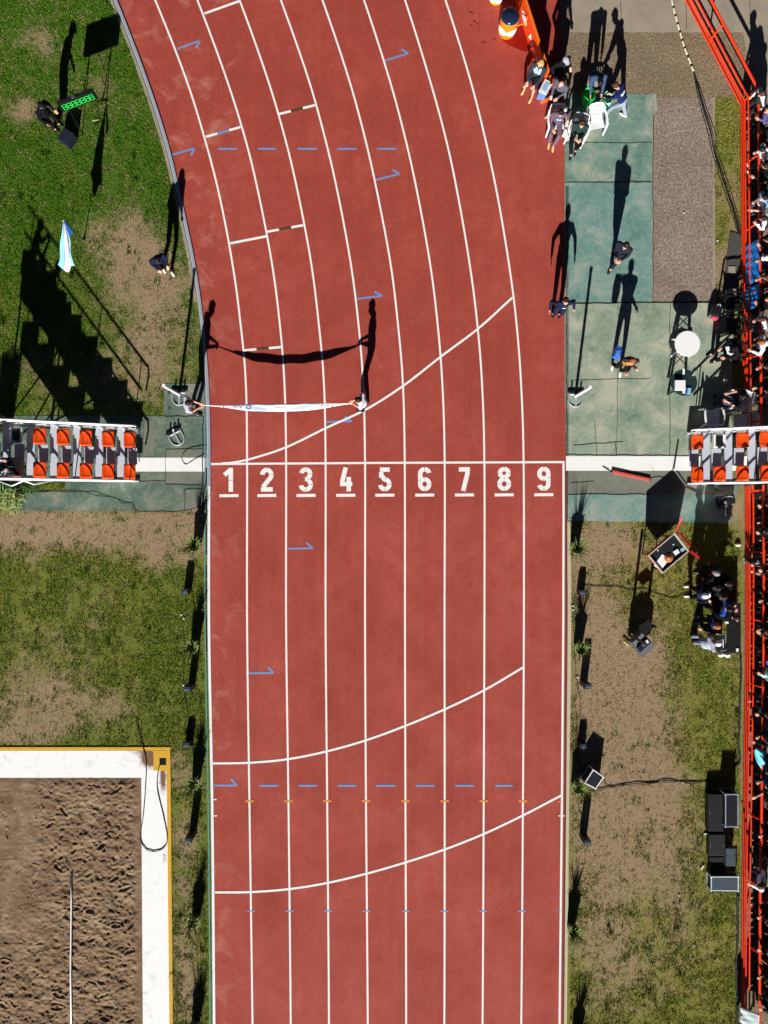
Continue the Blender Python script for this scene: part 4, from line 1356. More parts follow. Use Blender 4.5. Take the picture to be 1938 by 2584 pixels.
# ------------------------------------------------------------------ flag on a pole (infield)
t = thing('flag', 'sky blue and white flag blowing from a slim pole on the infield', 'flag', G(212, 605))
tp = A(160, 557, 2.25)
mb = MB(); mb.tube([G(212, 605, 0), (G(212, 605)+tp)/2+Vector((.02, .0, .02)), tp], [.014, .012, .009], 8); mb.build('pole', M('dark_pole', C(34, 32, 30), .4, .3), t, True, world=True)
mb = MB(); mb.ell(tp+Vector((0, 0, .02)), (.035, .035, .035)); mb.build('finial', M('gold_finial', C(220, 180, 90), .3, .6), t, True, world=True)
mb = MB(); mb.lathe([(0, 0), (.05, 0), (.05, .02), (.02, .05), (.02, .12)], G(212, 605, 0), 12); mb.build('ground_spike', BLACK, t, 40, world=True)
FLB = M('flag_sky_blue', C(150, 220, 246), .8, 0, .1, 6)
eL, eR = A(146, 668, 1.62), A(187, 672, 1.42)
eE = A(179, 690, 1.38)
for nm, s0, s1, mt in (('blue_stripe', 0, .24, FLB), ('white_stripe', .24, .78, WHT), ('lower_blue_stripe', .78, 1, FLB)):
    vs_ = []; NU2, NV2 = 18, 6
    for i in range(NU2+1):
        u = i/NU2
        for j in range(NV2+1):
            v = s0+(s1-s0)*j/NV2
            a = tp.lerp(tp+Vector((.02, -.02, -.25)), v)
            b = eL.lerp(eR, v)+(eE-(eL+eR)/2)*.8*math.sin(PI*min(1, v*1.25))
            p = a.lerp(b, u)
            p.z += .05*math.sin(u*7+v*9)*u+.03*math.sin(v*14)*u
            p.x += .03*math.sin(u*9+v*5)*u
            vs_.append(p)
    fs_ = [(i*(NV2+1)+j, (i+1)*(NV2+1)+j, (i+1)*(NV2+1)+j+1, i*(NV2+1)+j+1) for i in range(NU2) for j in range(NV2)]
    o = MB().add(vs_, fs_).build(nm.replace('lower_', ''), mt, t, True, world=True)
    sm_ = o.modifiers.new('th', 'SOLIDIFY'); sm_.thickness = .003
vs_ = [tp+Vector((.01, 0, -.02)), A(184, 586, 1.9), A(176, 597, 1.9), tp+Vector((-.0, -.03, -.05))]
o = MB().add(vs_, [(0, 1, 2, 3)]).build('blue_sleeve', BLUE, t, False, world=True); o.modifiers.new('th', 'SOLIDIFY').thickness = .003

# ------------------------------------------------------------------ digit clock board on a stand
BL, BR = G(192, 318), G(273, 287)
ctr = (BL+BR)/2
t = thing('digit_clock_board', 'long black clock board showing green digits on a folding stand', 'clock board', ctr, math.atan2((BR-BL).y, (BR-BL).x))
W_ = (BR-BL).length
mb = MB(); mb.bbox((0, .0, 1.34), (W_+.06, .12, .48), .012); mb.build('board_case', M('clock_case', C(16, 18, 16), .6, 0, .2), t)
mb = MB(); mb.box((0, -.0625, 1.34), (W_-.02, .005, .40)); mb.build('screen', M('clock_screen', C(8, 14, 10), .25, 0, .1), t)
GRN = M('green_digit', C(40, 205, 70), .5, 0, .05)
m_, nt_, b_ = node_mat('lit_green_digit')
b_.inputs['Base Color'].default_value = (.02, .4, .06, 1); b_.inputs['Emission Color'].default_value = (.03, .9, .12, 1); b_.inputs['Emission Strength'].default_value = .6
m2_, nt_, b2_ = node_mat('dim_digit')
b2_.inputs['Base Color'].default_value = (.10, .30, .12, 1)
SEG = [((-.045, .08), (.045, .08)), ((-.045, 0), (.045, 0)), ((-.045, -.08), (.045, -.08)), ((-.05, .075), (-.05, .005)), ((.05, .075), (.05, .005)), ((-.05, -.005), (-.05, -.075)), ((.05, -.005), (.05, -.075))]
ndig = 7
for k in range(ndig):
    cx_ = (k-(ndig-1)/2)*(W_-.08)/ndig
    mb = MB()
    for (a, b) in SEG:
        x0, z0 = a; x1, z1 = b
        k2 = 1.45
        mb.box((cx_+(x0+x1)/2*1.02, -.0662, 1.34+(z0+z1)/2*k2*1.25), (abs(x1-x0)*1.02+.013, .004, abs(z1-z0)*k2*1.1+.017))
    mb.build('digit', m_ if k != 3 else m_, t)
mb = MB()
for x in (-.36, .36):
    for s_ in (-1, 1):
        mb.tube([(x, .0, 1.12), (x+s_*.10, s_*.34, .0)], .014, 6)
    mb.tube([(x, -.17, .55), (x, .17, .55)], .010, 6)
mb.tube([(-.36, 0, 1.09), (.36, 0, 1.09)], .014, 6)
mb.build('folding_stand', M('stand_black', C(26, 26, 26), .5, .3), t, 40)
mb = MB(); mb.tube([(.05, -.25, .42), (.30, -.28, .40)], .018, 6); mb.build('stand_brace', M('brass_brace', C(196, 178, 120), .4, .3), t)
mb = MB(); mb.bbox((-.05, .0, 1.595), (.12, .09, .03), .006); mb.build('receiver', DKGREY, t)
o = MB().bbox((0, 0, .23), (.34, .40, .46), .015, R(-32)).build('battery_case', M('midnight_case', C(26, 30, 48), .6, 0, .2, 10)); o.location = A(165, 343, .44); o.location.z = 0
tag(o, 'dark blue black battery case on the grass below the digit clock', 'case')

# ------------------------------------------------------------------ cables
CABM = M('black_cable', C(24, 22, 20), .7, 0, .2)
def cable(label, pts, r=.012, z=.014, mat=CABM, group='cables lying on the ground', name='cable'):
    gp = smooth_line(pts, 5)
    c = Vector(gp[0])
    q = [Vector((x-c.x, y-c.y, z+r+.004*math.sin(i*1.7))) for i, (x, y) in enumerate(gp)]
    o = MB().tube(q, r, 6).build(name, mat, None, True)
    o.location = (c.x, c.y, 0)
    return tag(o, label, 'cable', group)
cable('black hose looping over the white rim and corner of the sand pit', [(344, 1817), (352, 1850), (362, 1885), (370, 1920), (368, 1985), (362, 2060), (356, 2100), (358, 2124), (372, 2143), (395, 2147), (416, 2136), (423, 2112), (414, 2060), (398, 1990), (400, 1945), (405, 1928)], .013, .034, name='hose')
cable('long black cable from a floor lamp to the red counter group', [(1476, 1478), (1520, 1481), (1560, 1481), (1590, 1489), (1625, 1486), (1660, 1500), (1700, 1509), (1725, 1497), (1745, 1494)], .010)
cable('twin black cable from the white edged case to the black amplifier boxes', [(1487, 2000), (1510, 1992), (1550, 1985), (1600, 1976), (1650, 1975), (1680, 1968), (1740, 1976), (1800, 1968), (1828, 1966)], .012)
cable('thin black cable curling from the white edged case into the twin cable', [(1524, 1968), (1530, 1982), (1545, 1984), (1600, 1981), (1680, 1974), (1760, 1972), (1830, 1977)], .008)
cable('thin cable running up the right verge past the potted plants', [(1478, 1990), (1460, 1930), (1458, 1880), (1466, 1820), (1460, 1740), (1452, 1700), (1450, 1640), (1447, 1580), (1447, 1530), (1452, 1500)], .007)
cable('thin cable running down the right verge below the white edged case', [(1455, 2002), (1460, 2040), (1466, 2060), (1463, 2090), (1468, 2110)], .008)
cable('thin cable along the left verge between the floor lamps', [(462, 1840), (474, 1800), (466, 1745), (463, 1700), (466, 1640), (463, 1590), (468, 1552), (470, 1500)], .007)
cable('thin cable looping over the left finish band to the track rail', [(521, 1123), (480, 1131), (462, 1146), (460, 1160), (470, 1172), (490, 1160), (515, 1146)], .008, .018)
cable('long crack-like cable across the left green concrete', [(60, 1236), (120, 1240), (200, 1238), (240, 1250), (290, 1256), (310, 1270), (335, 1268), (345, 1288), (400, 1293), (470, 1288), (515, 1275)], .005, .014)
cable('thin cable on the infield grass near the digit clock shadow', [(250, 140), (262, 170), (258, 200), (268, 230), (246, 262)], .006)
cable('dark cable crossing the inner rail at the top of the photo', [(250, -20), (270, 8), (288, 26), (296, 36)], .008)
# striped cord running into the black cable bundle on the right
gp = smooth_line([(1690, -20), (1700, 25), (1712, 70), (1725, 115), (1738, 150), (1750, 182)], 8)
tC = thing('striped_cable_cover', 'cream and black striped cable cover running into the dark cable bundle', 'cable cover', G(1720, 90))
acc = 0
for par, mt in ((0, M('cream_stripe', C(232, 224, 196), .6)), (1, BLACK)):
    mb = MB()
    P = []
    for a, b in zip(gp, gp[1:]):
        L_ = math.dist(a, b); k_ = max(1, int(L_/.02))
        P += [(a[0]+(b[0]-a[0])*j/k_, a[1]+(b[1]-a[1])*j/k_) for j in range(k_)]
    seg = 7 if par == 0 else 7
    i = 0; idx = 0
    while i < len(P)-4:
        n_ = 8 if idx % 2 == 0 else 3
        if idx % 2 == par:
            q = [(x, y, .028) for x, y in P[i:i+n_+1]]
            if len(q) > 1:
                mb.tube(q, .030 if par == 0 else .0295, 8)
        i += n_; idx += 1
    mb.build('cream_bands' if par == 0 else 'black_bands', mt, tC, True, world=True)
for i, off in enumerate((-5, 0, 4, 9)):
    cable(('bundled black cable in the strand leading to the folding table, %s strand' % ['leftmost', 'thick middle', 'second', 'rightmost'][i]), [(1750, 184), (1760+off*.7, 225), (1775+off, 280), (1792+off*1.3, 335), (1803+off, 390), (1822+off*1.2, 450), (1845+off, 520), (1860+off*.8, 570), (1866+off*.4, 598)], .018 if i in (1,) else .011)
for i, y0 in enumerate((1650, 2250)):
    cable('dark cable strip along the fence foot, %s' % ('from the judges down to the black case' if i == 0 else 'below the silver edged flight case'),
          [(1868, 1655), (1869, 1700), (1866, 1760), (1865, 1830), (1862, 1880), (1866, 1920), (1850, 1935)] if i == 0 else [(1860, 2252), (1860, 2300), (1861, 2350), (1858, 2400), (1857, 2470), (1859, 2530), (1856, 2600)], .03, .0, M('cable_mat', C(36, 44, 38), .8, 0, .3, 12))
# white pipe on the sand
o = MB().tube([(G(182, 2204, .11)), (G(183, 2270, .105)), (G(181, 2450, .11)), (G(184, 2700, .105))], .026, 10).build('white_pipe', WHITE, None, True)
tag(o, 'long white pipe lying across the brown sand', 'pipe')

# ------------------------------------------------------------------ potted plants
LEAF = M('spiky_leaf', C(112, 132, 62), .5, 0, .3, 30)
LEAFD = M('dark_leaf', C(70, 104, 40), .55, 0, .35, 30)
POT = M('black_pot', C(30, 30, 28), .55, 0, .2, 10)
SOIL = M('potting_soil', C(40, 30, 22), .95)
def blade(mb, base, az, elv, L, wd, droop):
    n_ = 6
    d0 = Vector((math.cos(az)*math.cos(elv), math.sin(az)*math.cos(elv), math.sin(elv)))
    s_ = Vector((-math.sin(az), math.cos(az), 0))
    vs_ = []
    for i in range(n_+1):
        u = i/n_
        p = Vector(base)+d0*L*u+Vector((0, 0, -droop*u*u*L))
        w_ = wd*(1-u)**.7*(.55+.45*min(1, u*5))
        vs_ += [p-s_*w_, p+Vector((0, 0, -.25*w_)), p+s_*w_]
    fs_ = []
    for i in range(n_):
        for k in (0, 1):
            fs_.append((i*3+k, i*3+k+1, i*3+4+k, i*3+3+k))
    mb.add(vs_, fs_)
def potted(px, py, label, seed, h=.46, r=.18, lean=None):
    rr = random.Random(seed)
    g = A(px, py, h); g.z = 0
    t = thing('potted_plant', label, 'potted plant', g, 0, 'spiky plants in tall black pots along the track')
    MB().lathe([(0, 0), (r*.72, 0), (r*.98, h-.05), (r*1.04, h-.05), (r*1.04, h), (r*.95, h), (r*.92, h-.04), (0, h-.045)], n=24).build('pot', POT, t, 40)
    MB().lathe([(r*.94, h-.010), (r*1.06, h-.010), (r*1.06, h+.010), (r*.94, h+.010)], n=24).build('pot_rim', M('pale_pot_rim', C(186, 200, 130), .5), t, 40)
    MB().lathe([(0, h-.03), (r*.93, h-.036)], n=20).build('soil', SOIL, t)
    mb = MB()
    for k in range(84):
        az = rr.uniform(0, 2*PI); elv = R(rr.choice([rr.uniform(8, 40), rr.uniform(46, 72), rr.uniform(54, 84)]))
        L = rr.uniform(.36, .54)*(1.3 if elv > R(45) else .62)
        blade(mb, (math.cos(az)*.02, math.sin(az)*.02, h-.03), az, elv, L, rr.uniform(.012, .019), rr.uniform(.05, .35)*math.cos(elv)*(.35 if elv > R(40) else 1))
    mb.build('leaves', LEAF, t)
    return t
for i, (x, y, lb) in enumerate([(490, 1377, 'spiky potted plant left of the track just below the finish concrete'), (484, 1634, 'spiky potted plant on the left verge, second below the finish line'),
                                (487, 1979, 'spiky potted plant beside the yellow sand pit corner'), (487, 2328, 'spiky potted plant on the left verge beside the lower sand pit'),
                                (1457, 1383, 'spiky potted plant right of the track just below the finish concrete'), (1466, 1638, 'spiky potted plant on the right verge with a leafy tuft leaning outward'),
                                (1459, 1989, 'spiky potted plant touching the white edged case'), (1449, 2352, 'spiky potted plant low on the right verge, seen with long leaf shadows'),
                                (1461, 2650, 'spiky potted plant at the very bottom of the right verge'), (486, 2600, 'spiky potted plant at the very bottom of the left verge')]):
    potted(x, y, lb, i+5)

# ------------------------------------------------------------------ floor lamps in black boxes
def floor_lamp(px, py, label, h, seed, w_=.20, d_=.16):
    rr = random.Random(seed)
    t = thing('floor_lamp', label, 'floor lamp', G(px, py), R(rr.uniform(-8, 8)), 'black floor lamps along the track')
    MB().bbox((0, 0, h*.5+.02), (w_, d_, h), .012).build('housing', BLACK, t)
    MB().box((0, 0, h+.022), (w_*.78, d_*.74, .004)).build('glass', M('lamp_glass', C(70, 82, 92), .15, 0, .2, 20), t)
    mb = MB()
    for k in range(3):
        mb.bbox((-w_*.26+k*w_*.26, -d_*.12, h+.03), (w_*.14, d_*.3, .02), .004)
    mb.build('led', M('lamp_lens', C(120, 146, 170), .2), t)
    for s_ in (-1, 1):
        MB().box((s_*(w_/2+.012), 0, h*.45), (.014, .05, h*.9)).build('bracket', BLACK, t)
    return t
for i, (x, y, h, lb) in enumerate([(474, 1490, .42, 'black floor lamp on the left verge between the first two plants'), (484, 1728, .68, 'tall black floor lamp on the left verge, a white plug at its foot'),
                                   (478, 1872, .36, 'black floor lamp on the left verge just above the sand pit corner'), (487, 2100, .70, 'tall black floor lamp with a coiled cable beside the sand pit'),
                                   (1464, 1493, .34, 'black floor lamp on the right verge with the long cable'), (1472, 1722, .64, 'tall black floor lamp on the right verge below the leafy plant'),
                                   (1466, 1876, .33, 'small black floor lamp on the right verge above the white edged case'), (1471, 2108, .62, 'tall black floor lamp on the right verge below the white edged case'),
                                   (476, 2690, .6, 'tall black floor lamp at the bottom of the left verge')]):
    floor_lamp(x, y, lb, h, i)
for x, y, lb in ((458, 1551, 'upper'), (464, 1561, 'lower'), (463, 1729, 'lone'), (1446, 1529, 'right verge upper'), (1446, 1539, 'right verge lower'), (1457, 1709, 'right verge lone')):
    t = thing('cable_plug', 'small white cable plug on the ground, %s' % {'upper': 'upper of a pair on the left lawn', 'lower': 'lower of a pair on the left lawn', 'lone': 'beside the tall left lamp', 'right verge upper': 'upper of a pair by the right kerb', 'right verge lower': 'lower of a pair by the right kerb', 'right verge lone': 'beside the tall right lamp'}[lb], 'plug', G(x, y))
    MB().bbox((0, 0, .02), (.05, .04, .035), .008).build('plug_body', WHITE, t)
    MB().tube([(0, .02, .02), (0, .055, .018)], .010, 6).build('plug_neck', DKGREY, t)
# coil on top of the low lamp by the sand pit
mb = MB(); mb.tube([(.10*math.cos(a)*(1+.06*math.sin(3*a)), .08*math.sin(a), .02+.004*a) for a in np.linspace(0, 6*PI, 60)], .007, 5)
o = mb.build('cable_coil', CABM, None, True); o.location = G(474, 2096); tag(o, 'coil of dark cable beside the tall lamp near the sand pit', 'cable coil')
# ------------------------------------------------------------------ stepped stands on both sides of the finish
PITCH, RISE = 45.2/S, .342
def stand(x0, sgn, yN, yS, rows, label, skip=(), seatN=(1094, 1131), seatS=(1174, 1210)):
    """x0: pixel column of the lowest seats, sgn: the way it climbs"""
    c = G(x0, (yN+yS)/2)
    t = thing('stepped_stand', label, 'stand', c)
    def Xw(px):
        return (px-CX)/S
    X0 = Xw(x0)
    YN, YSo = G(0, yN).y, G(0, yS).y
    def rowx(i):
        return X0+sgn*PITCH*i
    nS = {}
    for i in range(rows):
        z = .45+RISE*i
        # foot plank
        if i > 0:
            xc = rowx(i)-sgn*.265
            MB().bbox((xc, (YN+YSo)/2, .05+RISE*i), (.235, YN-YSo-.06, .035), .006).build('tread', TREAD, t, world=True)
        else:
            pass
        # half step between the two seats
        ym = (G(0, seatN[1]).y+G(0, seatS[0]).y)/2
        hm = (G(0, seatN[1]).y-G(0, seatS[0]).y)
        MB().bbox((rowx(i)-sgn*.01, ym, .22+RISE*i), (.29, hm-.02, .035), .006).build('step_plate', TREAD, t, world=True)
        for k, (a, b) in enumerate((seatN, seatS)):
            yc = (G(0, a).y+G(0, b).y)/2; w_ = G(0, a).y-G(0, b).y
            sx_ = .315
            plain = (i, k) in skip
            mt = WMETAL if plain else ORANGE
            # shell: shallow bucket with a raised rim and low back
            vs = []; fs = []
            nu, nv = 8, 9
            for jj in range(nv):
                for ii_ in range(nu):
                    u = ii_/(nu-1)*2-1; v = jj/(nv-1)*2-1
                    rim_ = max(abs(u), abs(v))
                    zz = z-.03*(1-rim_**4)-.012*(1-u*u)*(1-v*v)+(.07*max(0, (u*1.0-.55)/.45)**2)
                    vs.append((rowx(i)+sgn*u*sx_/2*(1-.02*abs(v)**8), yc+v*w_/2*(1-.02*abs(u)**8), zz))
            for jj in range(nv-1):
                for ii_ in range(nu-1):
                    f = (jj*nu+ii_, jj*nu+ii_+1, (jj+1)*nu+ii_+1, (jj+1)*nu+ii_)
                    fs.append(f if sgn > 0 else f[::-1])
            so = MB().add(vs, fs).build('seat', mt, t, True, world=True)
            sm_ = so.modifiers.new('shell', 'SOLIDIFY'); sm_.thickness = .022; sm_.offset = -1
            if plain:
                so.data.materials[0] = WMETAL
                MB().bbox((rowx(i), yc, z+.008), (sx_*.66, w_*.72, .02), .004).build('dark_pad', BLACK, t, world=True)
            mb = MB()
            for s1 in (-1, 1):
                mb.box((rowx(i)+s1*.10, yc, (z-.05+RISE*i)/2+.02+RISE*i*0), (.03, .03, .04)) if False else mb.box((rowx(i)+s1*.10, yc, z-.05-.13), (.03, w_*.7, .022))
                mb.box((rowx(i)+s1*.10, yc, z-.11), (.028, .028, .14))
            mb.build('seat_bracket', GMETAL, t, world=True)
        MB().box((rowx(i)+sgn*.03, YN-.05, .06+RISE*i+.19), (.42, .02, .40)).build('shadow_panel', WMETAL, t, world=True)  # added panel, shaped to give the steps a solid, crisp shadow
    xE = rowx(rows-1)+sgn*.25
    slope = RISE/PITCH
    # stringers: stepped side plates
    for y in (YN, YSo):
        poly = []
        for i in range(rows):
            xa = rowx(i)-sgn*.38; xb = rowx(i)+sgn*(PITCH-.38)
            poly += [(xa, .075+RISE*i), (xb, .075+RISE*i)]
        poly += [(xE, .075+RISE*(rows-1)-.0), (xE, RISE*(rows-1)-.15)]
        low = [(rowx(0)+sgn*.2, .0), (rowx(0)-sgn*.38, 0)]
        poly += low
        vs = [(p[0], y-.02, p[1]) for p in poly]+[(p[0], y+.02, p[1]) for p in poly]
        n_ = len(poly)
        # triangulated as strips: quads between the stepped top and the sloping bottom
        mb = MB()
        for i in range(rows):
            xa = rowx(i)-sgn*(.38 if i else .17); xb = min(rowx(i)+sgn*(PITCH-.38), xE) if sgn > 0 else max(rowx(i)+sgn*(PITCH-.38), xE)
            def zb(x):
                return max(0, (abs(x-rowx(0))*slope)*(1 if (x-rowx(0))*sgn > 0 else 0)-.42)
            tp_ = .12+RISE*i
            q = [(xa, zb(xa)), (xb, zb(xb)), (xb, tp_), (xa, tp_)]
            if sgn < 0:
                q = [q[1], q[0], q[3], q[2]]
            v8 = [(a, y-.018, b) for a, b in q]+[(a, y+.018, b) for a, b in q]
            mb.add(v8, [(0, 1, 2, 3), (7, 6, 5, 4), (0, 4, 5, 1), (1, 5, 6, 2), (2, 6, 7, 3), (3, 7, 4, 0)])
        mb.build('stringer', WMETAL, t, world=True)
        # handrail: two parallel tubes with a turned-down end
        for hz, nm in ((.62, 'handrail'), (.20, 'lower_rail')):
            yy = y
            a = Vector((rowx(0)-sgn*.10, yy, .45+hz-.05)); b = Vector((xE, yy, .45+hz+RISE*(rows-1)+.05))
            P = [a, b]
            if nm == 'handrail':
                P = [Vector((a.x-sgn*.12, yy, a.z-.42)), Vector((a.x-sgn*.15, yy, a.z-.2)), Vector((a.x-sgn*.10, yy, a.z-.04))]+P
            MB().tube(P, .028, 8).build(nm, WMETAL, t, True, world=True)
        for i in (0, 2.6, 5.2, rows-1):
            x = rowx(i)+sgn*.02
            zt = 1.07+RISE*i
            MB().tube([(x, y, .03+RISE*max(0, i-.5)), (x, y, zt)], .018, 8).build('rail_post', WMETAL, t, True, world=True)
    # legs and braces under the high end
    DKM = M('dark_steel', C(70, 74, 80), .5, .3)
    for i in (rows-1, rows-3.5, rows-6):
        for y in (YN, YSo):
            x = rowx(i)+sgn*.1
            MB().tube([(x, y, 0), (x, y, RISE*i-.1)], .03, 8).build('leg', DKM, t, True, world=True)
    for y in (YN, YSo):
        MB().tube([(rowx(rows-1)+sgn*.1, y, .1), (rowx(rows-3.5), y, RISE*(rows-3.5)-.2)], .022, 6).build('brace', DKM, t, True, world=True)
        MB().tube([(rowx(rows-3.5)+sgn*.1, y, .1), (rowx(rows-6), y, RISE*(rows-6)-.15)], .022, 6).build('brace', DKM, t, True, world=True)
    return t, rowx
stL, rxL = stand(338.3, -1, 1081, 1215, 8, 'white stepped stand with orange bucket seats on the left of the finish line', skip=((5, 0),))
stR, rxR = stand(1746, 1, 1091, 1221, 6, 'white stepped stand with orange bucket seats on the right of the finish line', skip=((1, 0),), seatN=(1100, 1135), seatS=(1180, 1216))
for q in ([(60, 1213, 1.6), (30, 1226, 1.0), (-20, 1208, .4)], [(60, 1213, 1.6), (85, 1222, .9), (150, 1209, .5)]):
    MB().tube([A(x, y, z) for x, y, z in q], .024, 8).build('outrigger', WMETAL, stL, True, world=True)
# photo-finish operator on the top row (only the shadow is in the picture)
gp_ = Vector((rxL(7)+.0, G(0, 1140).y, 0))
person('photo finish operator sitting on top of the left stand, seen by the shadow', gp_.x*S+CX, CY-gp_.y*S, 0, 'sit', top=BLK, bottom=BLK, hair='black', lean=8, z=.45+RISE*7-.46, hl=(-.12, .40, .95), hr=(.12, .4, .95))
gp_ = Vector((rxL(6)+.05, G(0, 1192).y, 0))
person('person in jeans sitting high on the left stand at the photo edge', gp_.x*S+CX, CY-gp_.y*S, 10, 'sit', top=cloth(190, 196, 214), bottom=DNM, hair='dark', lean=10, z=.45+RISE*6-.46)
t = thing('speaker_bag', 'black square bag on the high end of the left stand', 'bag', Vector((rxL(5), G(0, 1193).y, .44+RISE*5)))
MB().bbox((-.02, .06, .20), (.50, .52, .40), .04).build('bag_body', BLACK, t)
MB().tube([(-.1, .06, .40), (-.05, .06, .47), (.05, .06, .47), (.1, .06, .40)], .014, 6).build('handle', DKGREY, t, True)
MB().box((-.14, -.12, .4015), (.05, .07, .003)).build('logo_patch', WHITE, t)

# ------------------------------------------------------------------ red rail fence
def fence(label, path, posts, name='rail_fence'):
    """path: base line in ground pixels"""
    g0 = G(*path[len(path)//2])
    t = thing(name, label, 'fence', g0)
    gp_ = [G(x, y) for x, y in path]
    def offs(d):
        out = []
        for i, p in enumerate(gp_):
            a = gp_[max(0, i-1)]; b = gp_[min(len(gp_)-1, i+1)]
            dd = (b-a).normalized(); nn = Vector((-dd.y, dd.x, 0))
            if nn.x < 0:
                nn = -nn
            out.append(p+nn*d)
        return out
    for d, z, r, nm in ((0, .10, .024, 'rail'), (.0, .24, .024, 'rail'), (0, .38, .026, 'rail'), (.02, .60, .026, 'rail'), (.15, 1.03, .042, 'top_rail')):
        MB().tube([p+Vector((0, 0, z)) for p in offs(d)], r, 8).build(nm, RED, t, 40, world=True)
    for px, py in posts:
        p = G(px, py)
        k = min(range(len(gp_)), key=lambda i: (gp_[i]-p).length)
        a = gp_[max(0, k-1)]; b = gp_[min(len(gp_)-1, k+1)]
        dd = (b-a).normalized(); nn = Vector((-dd.y, dd.x, 0))
        nn = nn if nn.x > 0 else -nn
        p = p+nn*.045
        MB().tube([p, p+Vector((0, 0, .62)), p+nn*.03+Vector((0, 0, .84)), p+nn*.075+Vector((0, 0, .96)), p+nn*.13+Vector((0, 0, 1.02))], .026, 8).build('post', RED, t, 40, world=True)
    return t
def seg(a, b, n_):
    return [(a[0]+(b[0]-a[0])*i/n_, a[1]+(b[1]-a[1])*i/n_) for i in range(n_+1)]
fence('red tubular rail fence from the top edge down to the right stand', seg((1620, -200), (1866, 268), 10)+seg((1867, 272), (1874, 1086), 14)[0:],
      [(1655, -130), (1722, -5), (1784, 112), (1866, 268), (1867, 425), (1869, 590), (1871, 752), (1872, 910), (1874, 1070)])
fence('red tubular rail fence from the right stand down to the bottom edge', [(1879, 1226), (1880, 1400), (1880, 1560), (1879, 1720), (1876, 1900), (1874, 2060), (1871, 2220), (1870, 2400), (1869, 2700)],
      [(1879, 1240), (1880, 1391), (1880, 1557), (1878, 1718), (1876, 1879), (1873, 2040), (1871, 2202), (1870, 2365), (1869, 2530), (1869, 2690)])
def drape(label, name, cat, x_top, z_top, x_bot, z_bot, y0, y1, mat, amp=.02, group=None):
    """cloth hung over the top rail; x columns are ground pixels"""
    t = thing(name, label, cat, G(x_top, (y0+y1)/2), 0, group)
    vs = []; fs = []
    n1, n2 = 34, 12
    for i in range(n1+1):
        y = y0+(y1-y0)*i/n1
        for j in range(n2+1):
            v = j/n2
            p = G(x_top+(x_bot-x_top)*v, y, z_top+(z_bot-z_top)*v)
            w_ = amp*(math.sin(i*.9+v*4)+.6*math.sin(i*1.9-v*7))*(.3+v)
            vs.append(p+Vector((w_, .3*w_*math.sin(i+j), w_*.4)))
    for i in range(n1):
        for j in range(n2):
            fs.append((i*(n2+1)+j, i*(n2+1)+j+1, (i+1)*(n2+1)+j+1, (i+1)*(n2+1)+j))
    o = MB().add(vs, fs).build('fabric', mat, t, True, world=True)
    o.modifiers.new('th', 'SOLIDIFY').thickness = .004
    return t
SKYB = M('bright_blue_banner', C(28, 140, 232), .7, 0, .15, 5)
drape('bright blue cloth banner hung inside the red fence, upper of the two', 'cloth_banner', 'banner', 1880, 1.075, 1869, .40, 628, 729, SKYB, .009, 'blue banners on the fence')
drape('bright blue cloth banner hung inside the red fence, lower one beside the black chairs', 'cloth_banner', 'banner', 1880, 1.075, 1869, .40, 737, 792, SKYB, .009, 'blue banners on the fence')
drape('white cloth sheet hung over the fence at the bottom right corner', 'cloth_sheet', 'sheet', 1879, 1.08, 1848, .62, 2512, 2640, M('pale_sheet', C(226, 240, 244), .8, 0, .08, 5), .02)
t = thing('waving_flag', 'turquoise flag held through the red fence by a spectator', 'flag', G(1890, 1900))
vs = []; fs = []
for i in range(13):
    u = i/12
    for j in range(7):
        v = j/6-.5
        hw = .30*math.sin(PI*min(.98, .06+u*.8))**.8
        p = A(1905+u*52, 1890+u*62, 1.15-.1*u)
        vs.append(p+Vector((v*hw*1.2, v*hw*.9, .05*math.sin(v*9+u*3))))
for i in range(12):
    for j in range(6):
        fs.append((i*7+j, i*7+j+1, (i+1)*7+j+1, (i+1)*7+j))
o = MB().add(vs, fs).build('flag_cloth', M('turquoise_cloth', C(120, 220, 236), .7, 0, .2, 7), t, True, world=True); o.modifiers.new('th', 'SOLIDIFY').thickness = .003
MB().tube([A(1900, 1884, 1.1), A(1930, 1922, 1.2), A(1965, 1964, 1.1)], .009, 6).build('flag_stick', BLACK, t, True, world=True)

# ------------------------------------------------------------------ spectators along the fence
GRP = None
def spec(y, label, cx_=1916, face=180, **kw):
    """a spectator standing behind the fence and leaning on its top rail; y is the image row of the chest"""
    lazy = kw.pop('lazy', False)
    gx = 1899+(cx_-1930)*.5+3*math.sin(y*1.7)+(4 if lazy else 0)
    gy = CY+(y-CY)/1.048
    kw.setdefault('lean', 18)
    kw['lean'] = 4+kw['lean']*(.2 if lazy else .5)
    if kw.get('top') in (WHT, LBL):
        gx -= 6; kw['lean'] += 7
    for k, sg in (('hl', -1), ('hr', 1)):
        q = math.sin(y*.37+sg)
        kw.setdefault(k, (sg*.25, .08, .84) if lazy or q > .35 else (sg*.17, .34, 1.08) if q > -.3 else (sg*.06, .28, 1.18))
    kw.setdefault('bottom', BLK); kw.setdefault('top', BLK)
    person(label, min(gx, 1908), gy, face, 'stand', **kw)
spec(242, 'spectator in white top with brown hair leaning on the fence at its bend', 1912, 200, top=WHT, bottom=cloth(40, 40, 44), vest=cloth(50, 56, 50), hair='brown', lean=6, shoes=WSH)
spec(288, 'spectator with blond hair and violet sleeves below the fence bend', 1930, 190, top=cloth(100, 96, 140), hair='blond', long=True, lean=14)
spec(383, 'spectator in a white hooded top with dark hair, feet towards the fence', 1936, 186, top=WHT, hair='black', hood=True, lean=22, shoes=WSH)
spec(428, 'spectator in black with one pale hand stretched to the fence post', 1932, 178, hair='dark', lean=24, shoes=WSH)
